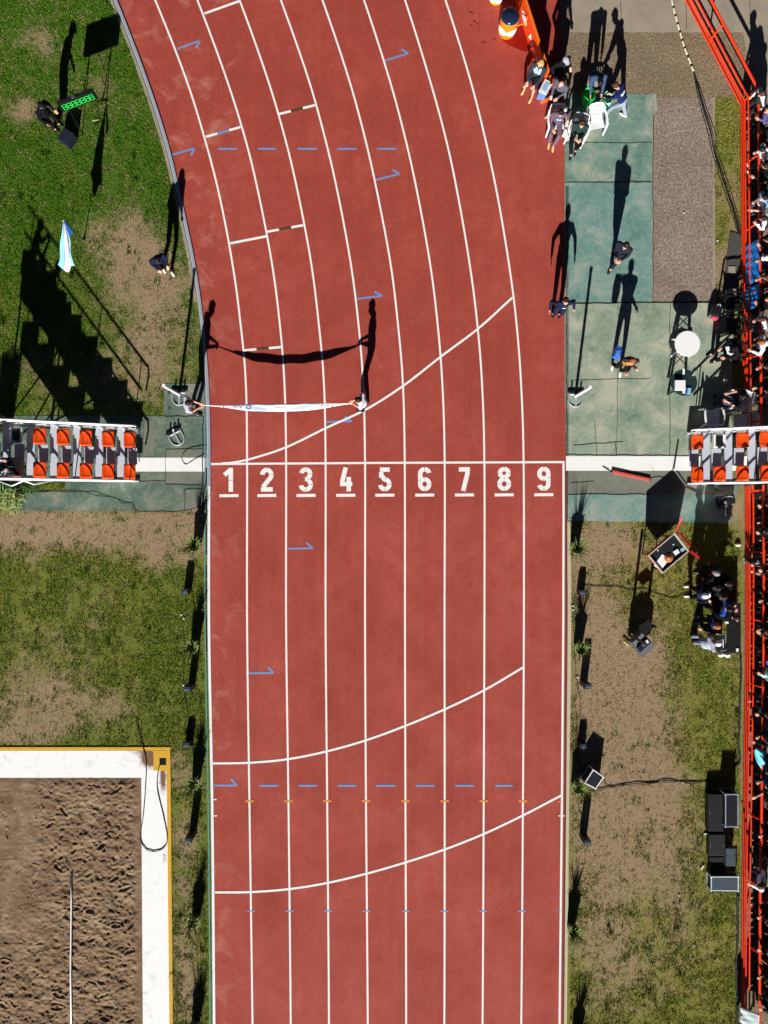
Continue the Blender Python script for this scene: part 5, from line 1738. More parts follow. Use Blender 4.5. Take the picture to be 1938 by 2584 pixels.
spec(503, 'spectator in blue and white football shirt with black hair', 1920, 196, top=LBL, bottom=DNM, shoes=WSH, hair='black', lean=8, sleeves='short', prn=('chest', .26, .3, WHT), vest=cloth(226, 236, 246), nod=-4)
spec(560, 'spectator in white shirt and blue jeans next to the upper end of the banner', 1932, 176, top=WHT, bottom=DNM, hair='dark', lean=14, vest=cloth(40, 44, 60))
spec(612, 'spectator in black with brown hair behind the start of the blue banner', 1938, 182, hair='brown', lean=18)
spec(655, 'spectator with white and navy cap leaning over the blue banner', 1925, 188, cap=WHT, hair='dark', lean=24, top=cloth(40, 44, 70))
spec(705, 'spectator with bare arms and brown hair at the lower part of the blue banner', 1935, 184, top=cloth(70, 40, 34), hair='brown', sleeves='none', lean=20)
spec(760, 'spectator with curly reddish hair above the small blue banner', 1930, 184, hair='red', long=True, lean=16, nod=-8)
spec(806, 'spectator in white and maroon top with grey jeans', 1926, 190, top=WHT, bottom=cloth(88, 96, 110), hair='brown', lean=20, vest=cloth(110, 40, 56))
spec(868, 'spectator in white long sleeves and grey blue hood with orange hair', 1928, 180, top=WHT, bottom=cloth(100, 84, 52), hair='red', hood=True, vest=cloth(70, 84, 104), lean=16)
spec(926, 'spectator in black with a bare forearm just above the white chair', 1934, 190, hair='dark', sleeves='short', lean=20)
spec(990, 'spectator in black behind the fence beside the occupied white chair', 1940, 180, hair='black')
spec(1275, 'spectator in dark clothes just below the right stand', 1942, 180, hair='dark')
spec(1340, 'spectator in black with a pale hand on the top rail', 1934, 184, hair='dark', lean=22, shoes=WSH)
person('small child in black standing inside the fence with pale shoes', 1884, 1416, 100, 'stand', top=BLK, bottom=cloth(70, 30, 40), shoes=WSH, hair='black', scale=.62, lean=12, prn=('back', .16, .16, MINT))
spec(1442, 'spectator with beige trousers and white shoes below the child', 1940, 172, bottom=BEI, shoes=WSH, hair='dark')
spec(1520, 'spectator in dark coat behind the fence level with the capped judge', 1940, 180, top=cloth(40, 40, 44))
spec(1592, 'spectator in dark brown top behind the fence level with the judges', 1942, 184, top=cloth(44, 34, 28), hair='brown')
spec(1668, 'spectator with bright blue jacket and red scarf', 1936, 182, top=cloth(66, 110, 206), hair='dark', cap=cloth(80, 120, 210), vest=RDC, lean=10)
spec(1700, 'spectator in pale turquoise top below the blue jacket', 1940, 176, top=cloth(170, 226, 222), hair='brown', lean=14)
spec(1800, 'spectator in black holding a tablet with white shoes under the rails', 1928, 184, shoes=WSH, hair='dark', lean=12)
flat_thing('tablet', 'grey edged tablet held by the spectator in black', 'tablet', M('tablet_glass', C(52, 58, 70), .15, 0, .1), [(1913, 1796), (1918, 1784), (1929, 1789), (1923, 1802)], .95, .012)
spec(1862, 'spectator in black just above the turquoise flag', 1938, 186, hair='black')
spec(1978, 'spectator in navy hood with pale blue sleeve reaching over the rail', 1930, 182, top=cloth(30, 44, 92), hood_up=True, sleeves='long', lean=20, shoes=WSH)
spec(2026, 'spectator in dark spotted top with one arm stretched towards the fence', 1932, 188, top=cloth(40, 42, 54), hair='black', lean=18, sleeves='short', prn=('chest', .26, .26, cloth(130, 130, 140)))
spec(2115, 'spectator in black beside the grey lid box', 1940, 180)
spec(2228, 'spectator in white shirt with long brown hair and denim sleeve', 1928, 176, top=WHT, hair='brown', long=True, bottom=DNM, lean=20)
spec(2318, 'spectator in black with pale hands below the white shirted one', 1934, 184, hair='dark', lean=22, shoes=cloth(170, 166, 150))
spec(2395, 'spectator in black with a bent pole near the lower fence', 1938, 186, hair='blond', lean=12)
spec(2470, 'spectator in black crouching above the white cloth sheet', 1934, 184, hair='dark', lean=26, top=cloth(30, 36, 38))
spec(2548, 'spectator in black beside the white cloth sheet', 1942, 180, top=cloth(26, 28, 34))

for y, lb, tp, hr_, cp in ((335, 'spectator in charcoal coat between the violet sleeves and the white hooded top', cloth(46, 46, 50), 'black', None), (465, 'spectator in dark green coat just above the blue and white football shirt', cloth(30, 44, 36), 'dark', None),
        (1305, 'spectator in dark brown coat and black cap just below the right stand', cloth(44, 34, 28), 'dark', BLK), (1385, 'spectator in black right behind the small child at the fence', BLK, 'dark', None),
        (1480, 'spectator in charcoal sweater below the beige trousers', cloth(44, 44, 50), 'black', None), (1556, 'spectator in black cap behind the judges table', BLK, 'dark', BLK), (1632, 'spectator in very dark blue just above the bright blue jacket', cloth(22, 26, 44), 'black', None),
        (1748, 'spectator in black above the one with the tablet', BLK, 'brown', None), (1932, 'spectator in black below the turquoise flag', BLK, 'dark', None), (2070, 'spectator in dark grey hood below the spotted top', cloth(40, 42, 46), 'dark', None),
        (2165, 'spectator in black cap level with the grey lid box', BLK, 'dark', BLK), (2275, 'spectator in dark plum coat below the long brown hair', cloth(44, 30, 40), 'black', None), (2356, 'spectator in black with brown hair above the blond one', BLK, 'brown', None),
        (2432, 'spectator in dark olive coat below the blond one', cloth(44, 46, 30), 'black', None), (2512, 'spectator in black cap over the corner of the white sheet', BLK, 'dark', BLK)):
    spec(y, lb, 1936+3*math.sin(y), 180+8*math.sin(y*.7), lazy=True, top=tp, hair=hr_, cap=cp, lean=10+8*abs(math.sin(y)))

# ------------------------------------------------------------------ judges inside the fence
bch = make_chair(1852, 822, 180, 'empty black plastic armchair between the fence and the round tables', BLACK, 'black armchairs along the fence')
def bcp(px, py, face, label):
    g = A(px, py, .44); g.z = 0
    return dup(bch, g, R(face-90), label)
bcp(1850, 764, 184, 'empty black plastic armchair at the foot of the long black mat')
bcp(1846, 884, 170, 'black plastic armchair under the person in black with white papers')
def judge(label, x, y, face, **kw):
    kw.setdefault('bottom', BLK); kw.setdefault('top', BLK)
    sitter(label, x, y, face, **kw)
def official(label, x, y, face, **kw):
    kw.setdefault('bottom', BLK); kw.setdefault('top', BLK)
    person(label, x, y, face, 'stand', **kw)
official('judge in black with a white and blue cap and pale shoes', 1742, 1491, 186, cap=WHT, hair='dark', cap_back=True, shoes=WSH, lean=4, nod=16, fl=(-.15, .05, 0), fr=(.15, .03, 0), vest=cloth(40, 60, 110))
official('judge in black with a dark blue badge nearest the red counter', 1775, 1474, 178, hair='black', lean=8, prn=('chest', .14, .12, cloth(60, 70, 150)), hl=(-.1, .3, 1.1))
official('judge in navy with bright blue sleeve and pale hand', 1781, 1522, 350, hair='black', top=cloth(44, 74, 160), hl=(-.14, .40, 1.05), lean=10, vest=cloth(20, 20, 26), shoes=cloth(70, 80, 110))
official('judge in black with arms folded between the navy and the red haired judge', 1800, 1545, 10, hair='dark', lean=6, hl=(.1, .2, 1.12), hr=(-.1, .22, 1.15))
official('grey haired man in black standing just right of the red counter', 1766, 1440, 160, hair='grey', lean=4)
official('man in black with black hair behind the group of judges, nearest the fence', 1800, 1462, 190, hair='black', lean=6)  # added figure, widens the cast shadow of the group
official('man in dark grey jacket in the middle of the group of judges', 1786, 1492, 200, hair='dark', top=cloth(40, 42, 48), lean=6, hl=(-.1, .3, 1.05))  # added figure, closes the lit gaps in the group's shadow
official('red haired judge in a navy jacket with blue and white shoes', 1767, 1564, 190, hair='red', long=True, top=cloth(36, 44, 84), shoes=cloth(120, 150, 184), lean=3, nod=4, hl=(-.12, .3, 1.0))
official('judge with white cap, lavender trousers and mint sleeve at the bottom of the group', 1748, 1612, 20, cap=WHT, hair='grey', top=LAV, bottom=cloth(150, 144, 176), lean=14, nod=22, vest=cloth(170, 190, 200), hl=(-.16, .42, 1.0), hr=(.1, .45, .95), shoes=BLACK)
judge('person in black sitting with white papers between the black chairs and the stand', 1846, 884, 200, cap=BLK, hair='black', lean=10, nod=20)
flat_thing('paper_sheet', 'white folded papers held by the person in black near the fence', 'paper', PAPER, [(1830, 876), (1839, 874), (1843, 885), (1834, 888)], .95)
flat_thing('folder', 'white crescent of a folder on the knees of the person in black near the fence', 'folder', PAPER, [(1834, 887), (1846, 893), (1853, 886), (1852, 893), (1844, 897), (1834, 892)], .72)
# judges' table and gear
t = thing('folding_table', 'black folding table beside the judges by the red fence', 'table', A(1852, 1585, .72).xy.to_3d())
MB().bbox((0, 0, .705), (.42, 1.5, .03), .008).build('table_top', BLACK, t)
for sx_ in (-1, 1):
    for sy_ in (-1, 1):
        MB().tube([(sx_*.17, sy_*.66, .69), (sx_*.18, sy_*.68, 0)], .016, 6).build('leg', DKGREY, t, True)
for x, y, nm, lb, mt, sz in ((1833, 1556, 'phone', 'small white phone on the upper half of the judges table', WHITE, (.08, .05, .012)), (1834, 1571, 'note_pad', 'white note pad on the judges table next to the red haired judge', PAPER, (.11, .06, .012)),
                             (1848, 1572, 'saucer', 'small white saucer on the middle of the judges table', WHITE, (.05, .05, .02)), (1860, 1640, 'spray_can', 'white can at the lower end of the judges table', WHITE, (.07, .10, .03))):
    o = MB().bbox((0, 0, sz[2]/2), sz, .004).build(nm, mt); o.location = A(x, y, .721); tag(o, lb, nm.replace('_', ' '))
t = thing('equipment_case', 'dark green black equipment case with pale edges beside the lavender judge', 'case', A(1823, 1622, .5).xy.to_3d(), R(2))
MB().bbox((0, 0, .25), (.20, .50, .50), .012).build('case_body', M('dark_green_case', C(20, 44, 44), .5, 0, .2, 12), t)
MB().box((.098, 0, .5015), (.016, .50, .004)).build('metal_edge', ALU, t); MB().box((0, -.245, .5018), (.18, .014, .004)).build('metal_edge', ALU, t); MB().box((0, .246, .5018), (.18, .012, .004)).build('metal_edge', ALU, t)
MB().box((.02, -.02, .5024), (.025, .24, .004)).build('white_strip', WHITE, t)
for i, (x, y) in enumerate(((1817, 1650), (1833, 1651))):
    t = thing('shoulder_bag', 'bright white shoulder bag on the grass below the judges, %s of a pair' % ('left' if i == 0 else 'right'), 'bag', G(x, y), R(20+10*i))
    mb = MB(); mb.ell((0, 0, .10), (.10, .085, .10)); mb.v = [tuple(Vector(v)*(1+.12*mnoise.noise(Vector(v)*14+Vector((i*3, 0, 0))))) for v in mb.v]
    mb.build('bag_body', WHT, t, True)
    MB().tube([(-.07, 0, .16), (-.03, .02, .24), (.03, .02, .24), (.07, 0, .16)], .009, 6).build('bag_strap', LGT, t, True)
t = thing('camera_bag', 'black camera bag with white fittings in the shade below the right stand', 'bag', G(1826, 1262), R(10))
mb = MB(); mb.bbox((0, 0, .14), (.52, .30, .28), .05); mb.build('bag_body', BLACK, t, 40)
MB().tube([(-.2, .05, .27), (-.1, .1, .34), (.1, .1, .34), (.2, .05, .27)], .012, 6).build('bag_strap', LGT, t, True)
MB().bbox((-.08, -.07, .29), (.07, .09, .03), .008).build('white_tag', WHITE, t)
t = thing('tool_bag', 'dark grey bag with a pale flap above the capped judge', 'bag', G(1806, 1446), R(12))
mb = MB(); mb.bbox((0, 0, .12), (.34, .24, .24), .05); mb.build('bag_body', M('charcoal_bag', C(44, 48, 50), .8, 0, .3, 20), t, 40)
mb = MB(); mb.ell((.03, .03, .245), (.14, .055, .02)); mb.build('bag_flap', M('pale_flap', C(104, 110, 112), .8), t, True)
t = thing('shade_lamp', 'pale round bulb lamp lying by the fence above the judges', 'lamp', G(1861, 1375), R(0))
mb = MB(); mb.ell((0, 0, .05), (.10, .055, .05)); mb.build('lamp_head', M('cream_enamel', C(236, 230, 200), .5), t, True)
MB().ell((0, .07, .04), (.07, .05, .04)).build('lamp_socket', BLACK, t, True)

# dry twigs along the fence foot below the stand
TW = M('dry_twig', C(58, 44, 30), .9, 0, .3, 20)
for i, (x, y) in enumerate(((1855, 1420), (1852, 1465), (1850, 1500), (1806, 1236))):
    rr = random.Random(40+i)
    mb = MB()
    for k in range(7):
        a = rr.uniform(0, 2*PI); p = Vector((0, 0, .03)); q = [p]
        for s_ in range(4):
            a += rr.uniform(-.5, .5); p = p+Vector((math.cos(a)*.09, math.sin(a)*.10, rr.uniform(-.01, .06))); q.append(Vector((p.x, p.y, max(.02, p.z))))
        mb.tube(q, [.010, .008, .006, .005, .003], 5)
    o = mb.build('dry_branch', TW, None, True); o.location = G(x, y)
    tag(o, ['bare dry branch on the grass at the fence, uppermost of three', 'bare dry branch on the grass at the fence, middle of three', 'bare dry branch on the grass at the fence, lowest of three beside the judges', 'bare dry branch against the lower edge of the right stand'][i], 'branch')

# ------------------------------------------------------------------ red counter with an open top
cn = [(1636, 1402), (1703, 1345), (1738, 1391), (1672, 1447)]
tc = [A(x, y, 1.0) for x, y in cn]
c = (tc[0]+tc[1]+tc[2]+tc[3])/4
t = thing('red_counter', 'red counter with pale rim and black recessed top holding papers', 'counter', Vector((c.x, c.y, 0)))
def ring(pts, k, z):
    cc = sum(pts, Vector())/4
    return [Vector((cc.x+(p.x-cc.x)*k, cc.y+(p.y-cc.y)*k, z)) for p in pts]
def quadring(mb, a, b):
    n_ = len(a)
    i0 = len(mb.v)
    mb.add(list(a)+list(b), [(i, (i+1) % n_, n_+(i+1) % n_, n_+i) for i in range(n_)])
mb = MB(); quadring(mb, ring(tc, 1.0, .985), ring(tc, .86, .45)); mb.build('skirt_panel', REDB, t, world=True)
mb = MB(); quadring(mb, ring(tc, 1.02, .985), ring(tc, 1.02, 1.0)); quadring(mb, ring(tc, 1.02, 1.0), ring(tc, .94, 1.0)); quadring(mb, ring(tc, .94, 1.0), ring(tc, .94, .93)); mb.build('rim', M('pale_rim', C(214, 202, 192), .5), t, world=True)
mb = MB(); q = ring(tc, .94, .93); mb.add(q, [(3, 2, 1, 0)]); mb.build('tray_floor', M('black_tray', C(20, 26, 26), .6), t, world=True)
mb = MB()
for p in ring(tc, .82, 0):
    mb.tube([p, p+Vector((0, 0, .75))], .022, 6)
mb.build('leg_frame', BLACK, t, 40, world=True)
def flap(pts, label=None):
    q = [A(x, y, z) for x, y, z in pts]
    o = MB().add(q, [(0, 1, 2, 3)]).build('side_flap', REDB, t, world=True)
    o.modifiers.new('th', 'SOLIDIFY').thickness = .015
flap([(1703, 1344, 1.0), (1709, 1341, 1.0), (1723, 1308, 1.25), (1719, 1304, 1.25)])
flap([(1712, 1345, .98), (1717, 1343, .95), (1746, 1378, .92), (1741, 1381, .96)])
flap([(1739, 1393, 1.0), (1745, 1389, 1.0), (1776, 1413, 1.05), (1771, 1417, 1.05)])
def on_counter(x, y, nm, lb, mt, sz, rz=R(35)):
    o = MB().bbox((0, 0, sz[2]/2), sz, .004).build(nm, mt); o.location = A(x, y, .933); o.rotation_euler.z = rz
    return tag(o, lb, nm.replace('_', ' '))
on_counter(1669, 1419, 'paper_stack', 'large white paper stack in the red counter', PAPER, (.26, .42, .012), R(-126+90))
on_counter(1706, 1393, 'white_box', 'small white box in the red counter beside the turquoise pad', WHITE, (.15, .13, .05))
on_counter(1722, 1387, 'note_pad', 'turquoise and white pad in the red counter corner', LBL, (.11, .10, .02))
on_counter(1660, 1389, 'white_marker', 'tiny white marker in the red counter', WHITE, (.05, .025, .02))
on_counter(1699, 1374, 'white_clip', 'tiny white clip at the upper side of the red counter', WHITE, (.04, .03, .02))
t = thing('straw_hat', 'small orange and brown round hat in the red counter', 'hat', A(1687, 1408, .933))
MB().lathe([(.0, .07), (.05, .07), (.07, .05), (.085, .01), (.13, 0), (.135, .012), (.09, .024)], n=24).build('brim', M('orange_straw', C(200, 120, 70), .7, 0, .3, 30), t, True)
MB().lathe([(.076, .03), (.080, .02), (.087, .012), (.083, .034)], n=24).build('hat_band', M('brown_band', C(90, 50, 34), .7), t, True)

# ------------------------------------------------------------------ small grey cart with two poles
cn = [(1594, 1622), (1622, 1594), (1654, 1632), (1623, 1660)]
tc = [A(x, y, .62) for x, y in cn]
c = sum(tc, Vector())/4
t = thing('equipment_cart', 'grey equipment cart with two thin upright poles on the right lawn', 'cart', Vector((c.x, c.y, 0)))
mb = MB(); quadring(mb, ring(tc, 1, .60), ring(tc, .95, .18)); q = ring(tc, 1, .60); mb.add(q, [(3, 2, 1, 0)]); mb.build('cart_body', M('cart_grey', C(86, 90, 96), .6, 0, .2, 20), t, world=True)
def on_quad(u0, u1, v0, v1, z0, z1, nm, mt):
    def P_(u, v, z):
        p = tc[0].lerp(tc[1], u).lerp(tc[3].lerp(tc[2], u), v); return (p.x, p.y, z)
    mb = MB()
    q = [P_(u0, v0, z0), P_(u1, v0, z0), P_(u1, v1, z0), P_(u0, v1, z0), P_(u0, v0, z1), P_(u1, v0, z1), P_(u1, v1, z1), P_(u0, v1, z1)]
    mb.add(q, [(0, 1, 2, 3), (7, 6, 5, 4), (0, 4, 5, 1), (1, 5, 6, 2), (2, 6, 7, 3), (3, 7, 4, 0)])
    return mb.build(nm, mt, t, world=True)
on_quad(.05, .95, .03, .30, .604, .63, 'shelf_panel', M('cart_panel', C(122, 126, 132), .6, 0, .2, 20))
on_quad(.05, .95, .36, .60, .604, .70, 'mixer_unit', M('mixer', C(34, 44, 56), .4, 0, .3, 20))
on_quad(.03, .97, .66, .97, .604, .66, 'lid_panel', M('cart_lid', C(112, 112, 120), .6, 0, .2, 20))
on_quad(.72, .86, .40, .56, .702, .715, 'white_dial', WHITE)
on_quad(.40, .62, .40, .56, .702, .708, 'control_strip', M('control_blue', C(90, 100, 120), .4, 0, .3, 60))
for x, y, hh in ((1588, 1603, 1.66), (1629, 1572, 1.0)):
    g = G(x, y)
    mb = MB(); mb.tube([g, g+Vector((0, 0, hh))], .045, 8); mb.build('pole', BLACK, t, 40, world=True)
mb = MB(); mb.box(G(1612, 1575, .75), (.40, .30, .05), R(40)); mb.build('monitor_hood', BLACK, t, world=True)
mb = MB(); mb.box(G(1578, 1624, .10), (.20, .035, .03), R(-40)); mb.build('cart_handle', M('cream_handle', C(226, 214, 180), .5), t, world=True)
o = MB().bbox((0, 0, .02), (.13, .04, .04), .01).build('orange_pen_case', M('coral_plastic', C(240, 120, 96), .5)); o.location = A(1648, 1604, .5); o.location.z = .0; o.rotation_euler.z = R(-45); tag(o, 'small coral pencil case beside the grey cart', 'case')

# ------------------------------------------------------------------ white edged case, amplifier boxes, flight case
def edged_case(nm, label, cn, z, body, edge, ew=.03, grp=None):
    tc = [A(x, y, z) for x, y in cn]
    c = sum(tc, Vector())/4
    t = thing(nm, label, 'case', Vector((c.x, c.y, 0)), 0, grp)
    mb = MB(); quadring(mb, ring(tc, 1, z), ring(tc, 1, .03)); q = ring(tc, 1, z); mb.add(q, [(3, 2, 1, 0)]); q = ring(tc, 1, .03); mb.add(q, [(0, 1, 2, 3)]); mb.build('case_body', body, t, world=True)
    for i in range(4):
        a, b = tc[i], tc[(i+1) % 4]
        d = (b-a).normalized(); nn = Vector((-d.y, d.x, 0))
        for zz_, nm_ in ((z, 'metal_edge'), (.05, 'metal_edge')):
            mb = MB(); m_c = (a+b)/2; mb.box((m_c.x, m_c.y, zz_-.010), ((b-a).length+.012, .03, .03), math.atan2(d.y, d.x)); mb.build(nm_, edge, t, world=True)
        mb = MB(); mb.box((a.x, a.y, z/2), (.032, .032, z-.03), math.atan2(d.y, d.x)); mb.build('corner_edge', edge, t, world=True)
        mb = MB(); mb.ell((a.x, a.y, z-.01), (.032, .032, .026)); mb.build('ball_corner', edge, t, True, world=True)
    return t, tc
edged_case('road_case', 'black case with white edges standing askew beside a potted plant', [(1476, 1976), (1497, 1943), (1523, 1961), (1503, 1990)], .52, M('case_black', C(16, 20, 30), .5, 0, .2), WMETAL)
fc, tcf = edged_case('flight_case', 'slate flight case with silver edges by the lower fence', [(1795, 2247), (1795, 2213), (1863, 2213), (1863, 2248)], .40, M('case_slate', C(62, 76, 88), .6, 0, .2, 30), M('bright_edge', C(226, 240, 244), .35, .2))
mb = MB(); p = (tcf[0]+tcf[1])/2; mb.box((p.x-.012, p.y, .22), (.02, .18, .10)); mb.build('case_handle', BLACK, fc, world=True)
edged_case('road_case', 'tall black case with thin pale edges beside the red fence', [(1831, 2086), (1831, 2005), (1862, 2005), (1862, 2086)], .60, M('case_black', C(16, 20, 30)), M('thin_edge', C(170, 178, 196), .4, .2))
def plain_box(nm, label, cat, x0, y0, x1, y1, z, mat, extra=None):
    a = A(x0, y0, z); b = A(x1, y1, z)
    c = (a+b)/2
    t = thing(nm, label, cat, Vector((c.x, c.y, 0)))
    MB().bbox((0, 0, z/2), (abs(b.x-a.x), abs(a.y-b.y), z), .015).build('box_body', mat, t)
    for s_ in (-1, 1):
        MB().bbox((s_*(abs(b.x-a.x)/2-.03), 0, z+.006), (.03, .12, .016), .004).build('box_handle', DKGREY, t)
    return t
AMP = M('amp_black', C(15, 20, 22), .6, 0, .25, 15)
plain_box('amplifier', 'black amplifier box with two white plugs, between the tall case and the flight case', 'amplifier', 1790, 2106, 1830, 2160, .30, AMP)
plain_box('amplifier', 'lower black amplifier box just above the flight case', 'amplifier', 1792, 2163, 1830, 2202, .22, M('amp_dark', C(9, 10, 12), .6))
plain_box('amplifier', 'flat black amplifier box on the left of the tall black case', 'amplifier', 1788, 2004, 1826, 2098, .34, M('amp_dark', C(9, 10, 12), .6))
plain_box('lid_box', 'grey lidded box against the red fence, level with the amplifiers', 'box', 1832, 2141, 1857, 2186, .42, M('lid_slate', C(62, 78, 84), .6, 0, .2, 25))
mb = MB(); mb.tube([(.09*math.cos(a)*(1+.2*math.sin(2*a)), .16*math.sin(a)+.06*a/6-.1, .012+.003*a) for a in np.linspace(0, 4*PI, 50)], .007, 5)
o = mb.build('cable_coil', CABM, None, True); o.location = G(1766, 2118); tag(o, 'loose coil of black cable left of the amplifier boxes', 'cable coil')
t = thing('multi_plug', 'cream multi plug with cable on the grass beside the amplifiers', 'plug', G(1771, 2188), R(55))
MB().bbox((0, 0, .03), (.15, .055, .05), .01).build('plug_body', M('cream_plug', C(232, 226, 190), .5), t)
MB().tube([(.07, 0, .03), (.14, .02, .03), (.22, -.03, .02)], .008, 6).build('plug_cord', BLACK, t, True)
for i, (x, y, lb) in enumerate(((1780, 2103, 'white cable connector above the cable coil'), (1789, 2110, 'white cable connector touching the amplifier corner'), (1789, 2196, 'white cable connector on the corner of the lower amplifier'))):
    t = thing('connector', lb, 'connector', G(x, y), R(30*i))
    MB().bbox((0, 0, .03), (.10, .04, .04), .012).build('connector_body', WHITE, t); MB().tube([(.04, 0, .03), (.09, 0, .02)], .008, 6).build('connector_cord', DKGREY, t)

# ------------------------------------------------------------------ mat, backpack, red light bar, jacket
slab_t = MB(); slab_t.prism([(p.x, p.y) for p in (G(1841, 586)-G(1843, 680), G(1868, 592)-G(1843, 680), G(1862, 775)-G(1843, 680), G(1818, 772)-G(1843, 680))], .0, .035)
o = slab_t.build('rubber_mat', M('grey_rubber', C(74, 74, 70), .85, 0, .2, 25, .3)); o.location = G(1843, 680); tag(o, 'long dark grey rubber mat along the fence beside the blue banner', 'mat')
for y, lb in ((681, 'painted square of light on the rubber mat, upper of two'), (736, 'painted square of light on the rubber mat, lower of two')):
    o = MB().bbox((0, 0, .01), (.22, .19, .02), .004, R(-4)).build('light_gap_patch', CONC); o.location = G(1845, y, .036); tag(o, lb, 'light patch')  # pale squares stand in for light falling through the chair gaps
t = thing('backpack', 'black backpack with a pink side pocket on the apron edge', 'backpack', G(1800, 790), R(-20))
mb = MB(); mb.bbox((0, .02, .16), (.30, .36, .30), .07); mb.build('bag_body', BLACK, t, 40)
mb = MB(); mb.bbox((.05, -.17, .13), (.20, .11, .20), .035); mb.build('pocket', M('pink_pocket', C(230, 70, 100), .7), t, 40)
mb = MB(); mb.bbox((-.11, -.16, .13), (.10, .10, .2), .03); mb.build('pocket', M('grey_pocket', C(100, 104, 100), .7), t, 40)
MB().tube([(-.05, .16, .30), (-.03, .20, .36), (.03, .20, .36), (.05, .16, .30)], .010, 6).build('loop', LGT, t, True)
t = thing('red_light_bar', 'long red light bar lying on the concrete below the finish band', 'light bar', G(1591, 1200), math.atan2(-(1210-1189), 95))
L_ = math.hypot(95, 20)/S
MB().bbox((0, 0, .040), (L_, .085, .08), .012).build('bar_case', M('coral_red', C(226, 84, 74), .5, 0, .15, 12), t)
for s_ in (-1, 1):
    MB().box((s_*(L_/2+.006), 0, .040), (.02, .08, .074)).build('end_cap', BLACK, t)
cable('thin cable from the red light bar towards the stand shadow', [(1639, 1208), (1660, 1203), (1685, 1209), (1720, 1222)], .007)
cable('short looped cable at the left end of the red light bar', [(1543, 1190), (1530, 1184), (1520, 1177), (1532, 1182), (1545, 1196)], .006, .02)
t = thing('jacket', 'grey striped jacket hanging on the back of the armchair nearest the stand', 'jacket', A(1797, 1053, .44).xy.to_3d())
vs = []; fs = []
for i in range(15):
    u = i/14*2-1
    for j in range(9):
        v = j/8*2-1
        vs.append((u*.25+.01*math.sin(j*3), -.36-.10*v-.03*math.cos(u*2)+.012*math.sin(i*2.2+j), .86-.42*abs(v)**1.2*(1 if v > 0 else .8)+.015*math.sin(i*1.7)))
for i in range(14):
    for j in range(8):
        fs.append((i*9+j, (i+1)*9+j, (i+1)*9+j+1, i*9+j+1))
o = MB().add(vs, fs).build('jacket_cloth', cloth(128, 128, 138), t, True); o.modifiers.new('th', 'SOLIDIFY').thickness = .012
for s_ in (-1, 1):
    MB().cap((s_*.22, -.42, .80), (s_*.27, -.44, .45), .05, .04).build('sleeve', cloth(96, 96, 108), t, True)

# ------------------------------------------------------------------ orange boards and drums at the top of the bend
BRD = M('orange_board', C(238, 82, 14), .55, 0, .08, 5)
BRDT = M('orange_edge', C(250, 118, 30), .5)
def board(label, p0, p1, h=.95):
    a, b = G(*p0), G(*p1)
    t = thing('advertising_board', label, 'board', (a+b)/2, math.atan2((b-a).y, (b-a).x), 'orange boards along the bend')
    L_ = (b-a).length
    MB().bbox((0, .0, h/2+.01), (L_, .07, h), .012).build('panel', BRD, t)
    MB().box((0, 0, h+.013), (L_-.02, .075, .02)).build('top_edge', BRDT, t)
    for s_ in (-1, 1):
        MB().box((s_*(L_/2-.25), .14, .05), (.06, .34, .08)).build('foot', BRDT, t)
    # white oval and illegible script on the face towards the track
    f = -.037
    mb = MB()
    def blob(x, z, rx, rz):
        q = [(x+rx*math.cos(a_), f, z+rz*math.sin(a_)) for a_ in np.linspace(0, 2*PI, 17)[:-1]]
        mb.add(q, [tuple(range(16))])
    k0 = -L_/2+.30
    blob(k0+.08, .42, .24, .17)
    x = k0+.62
    rr = random.Random(3)
    mb2 = MB()
    while x < L_/2-.2:
        hgt = rr.uniform(.10, .17)
        mb2.tube([(x, f-.002, .30), (x+.05, f-.002, .30+hgt*2), (x+.10, f-.002, .34), (x+.12, f-.002, .30+hgt*1.4)], .022, 5)
        x += .24
    mb.build('oval_emblem', WHITE, t)
    mb2.build('script_marks', WHITE, t, 40)
    return t
board('orange advertising board reaching from the drums down to the group of helpers', (1311, 34), (1370, 218))
board('orange advertising board cut by the top edge of the photo', (1262, -150), (1306, 24))
def drum(px, py, label, r=.27, h=.86, lid=True, body=None):
    t = thing('drum', label, 'drum', G(px, py), 0, 'orange drums on the bend')
    MB().lathe([(0, .0), (r*.92, 0), (r*1.0, .05), (r*1.05, h*.35), (r*1.03, h*.7), (r*.98, h-.03), (r*.95, h), (0, h)], n=36).build('barrel', body or M('drum_orange', C(250, 140, 20), .3, 0, .06, 5), t, True)
    if lid:
        MB().lathe([(r*1.02, h-.02), (r*1.03, h+.02), (r*.9, h+.07), (r*.5, h+.12), (0, h+.135)], n=36).build('lid', M('smoked_lid', C(34, 46, 72), .12, .2, .2, 4, 0, 60, .8), t, True)
        MB().lathe([(r*1.0, h-.015), (r*1.05, h-.01), (r*1.05, h+.015), (r*1.0, h+.02)], n=36).build('lid_ring', M('lid_ring', C(120, 110, 130), .3), t, True)
    for az in (-62, -140, -215, 20):
        vs = []; fs = []
        for i in range(9):
            for j in range(9):
                u = i/8*2-1; v = j/8*2-1
                q = math.hypot(u, v)
                s1 = 1/max(1, q/max(abs(u), abs(v), 1e-6)) if q > 0 else 1
                a_ = R(az+u*s1*38); zz = h*.46+v*s1*h*.20
                rad = r*(1.05 if zz < h*.5 else 1.045)+.006
                vs.append((rad*math.cos(a_), rad*math.sin(a_), zz))
        for i in range(8):
            for j in range(8):
                fs.append((i*9+j, (i+1)*9+j, (i+1)*9+j+1, i*9+j+1))
        MB().add(vs, fs).build('white_oval', WHITE, t, True)
    return t
drum(1278, 80, 'orange drum with white ovals and a smoked dome lid beside the orange board')
drum(1251, -2, 'yellow drum with white ovals cut by the top edge of the photo', .22, .6, False, M('drum_yellow', C(252, 186, 30), .3, 0, .06, 5))
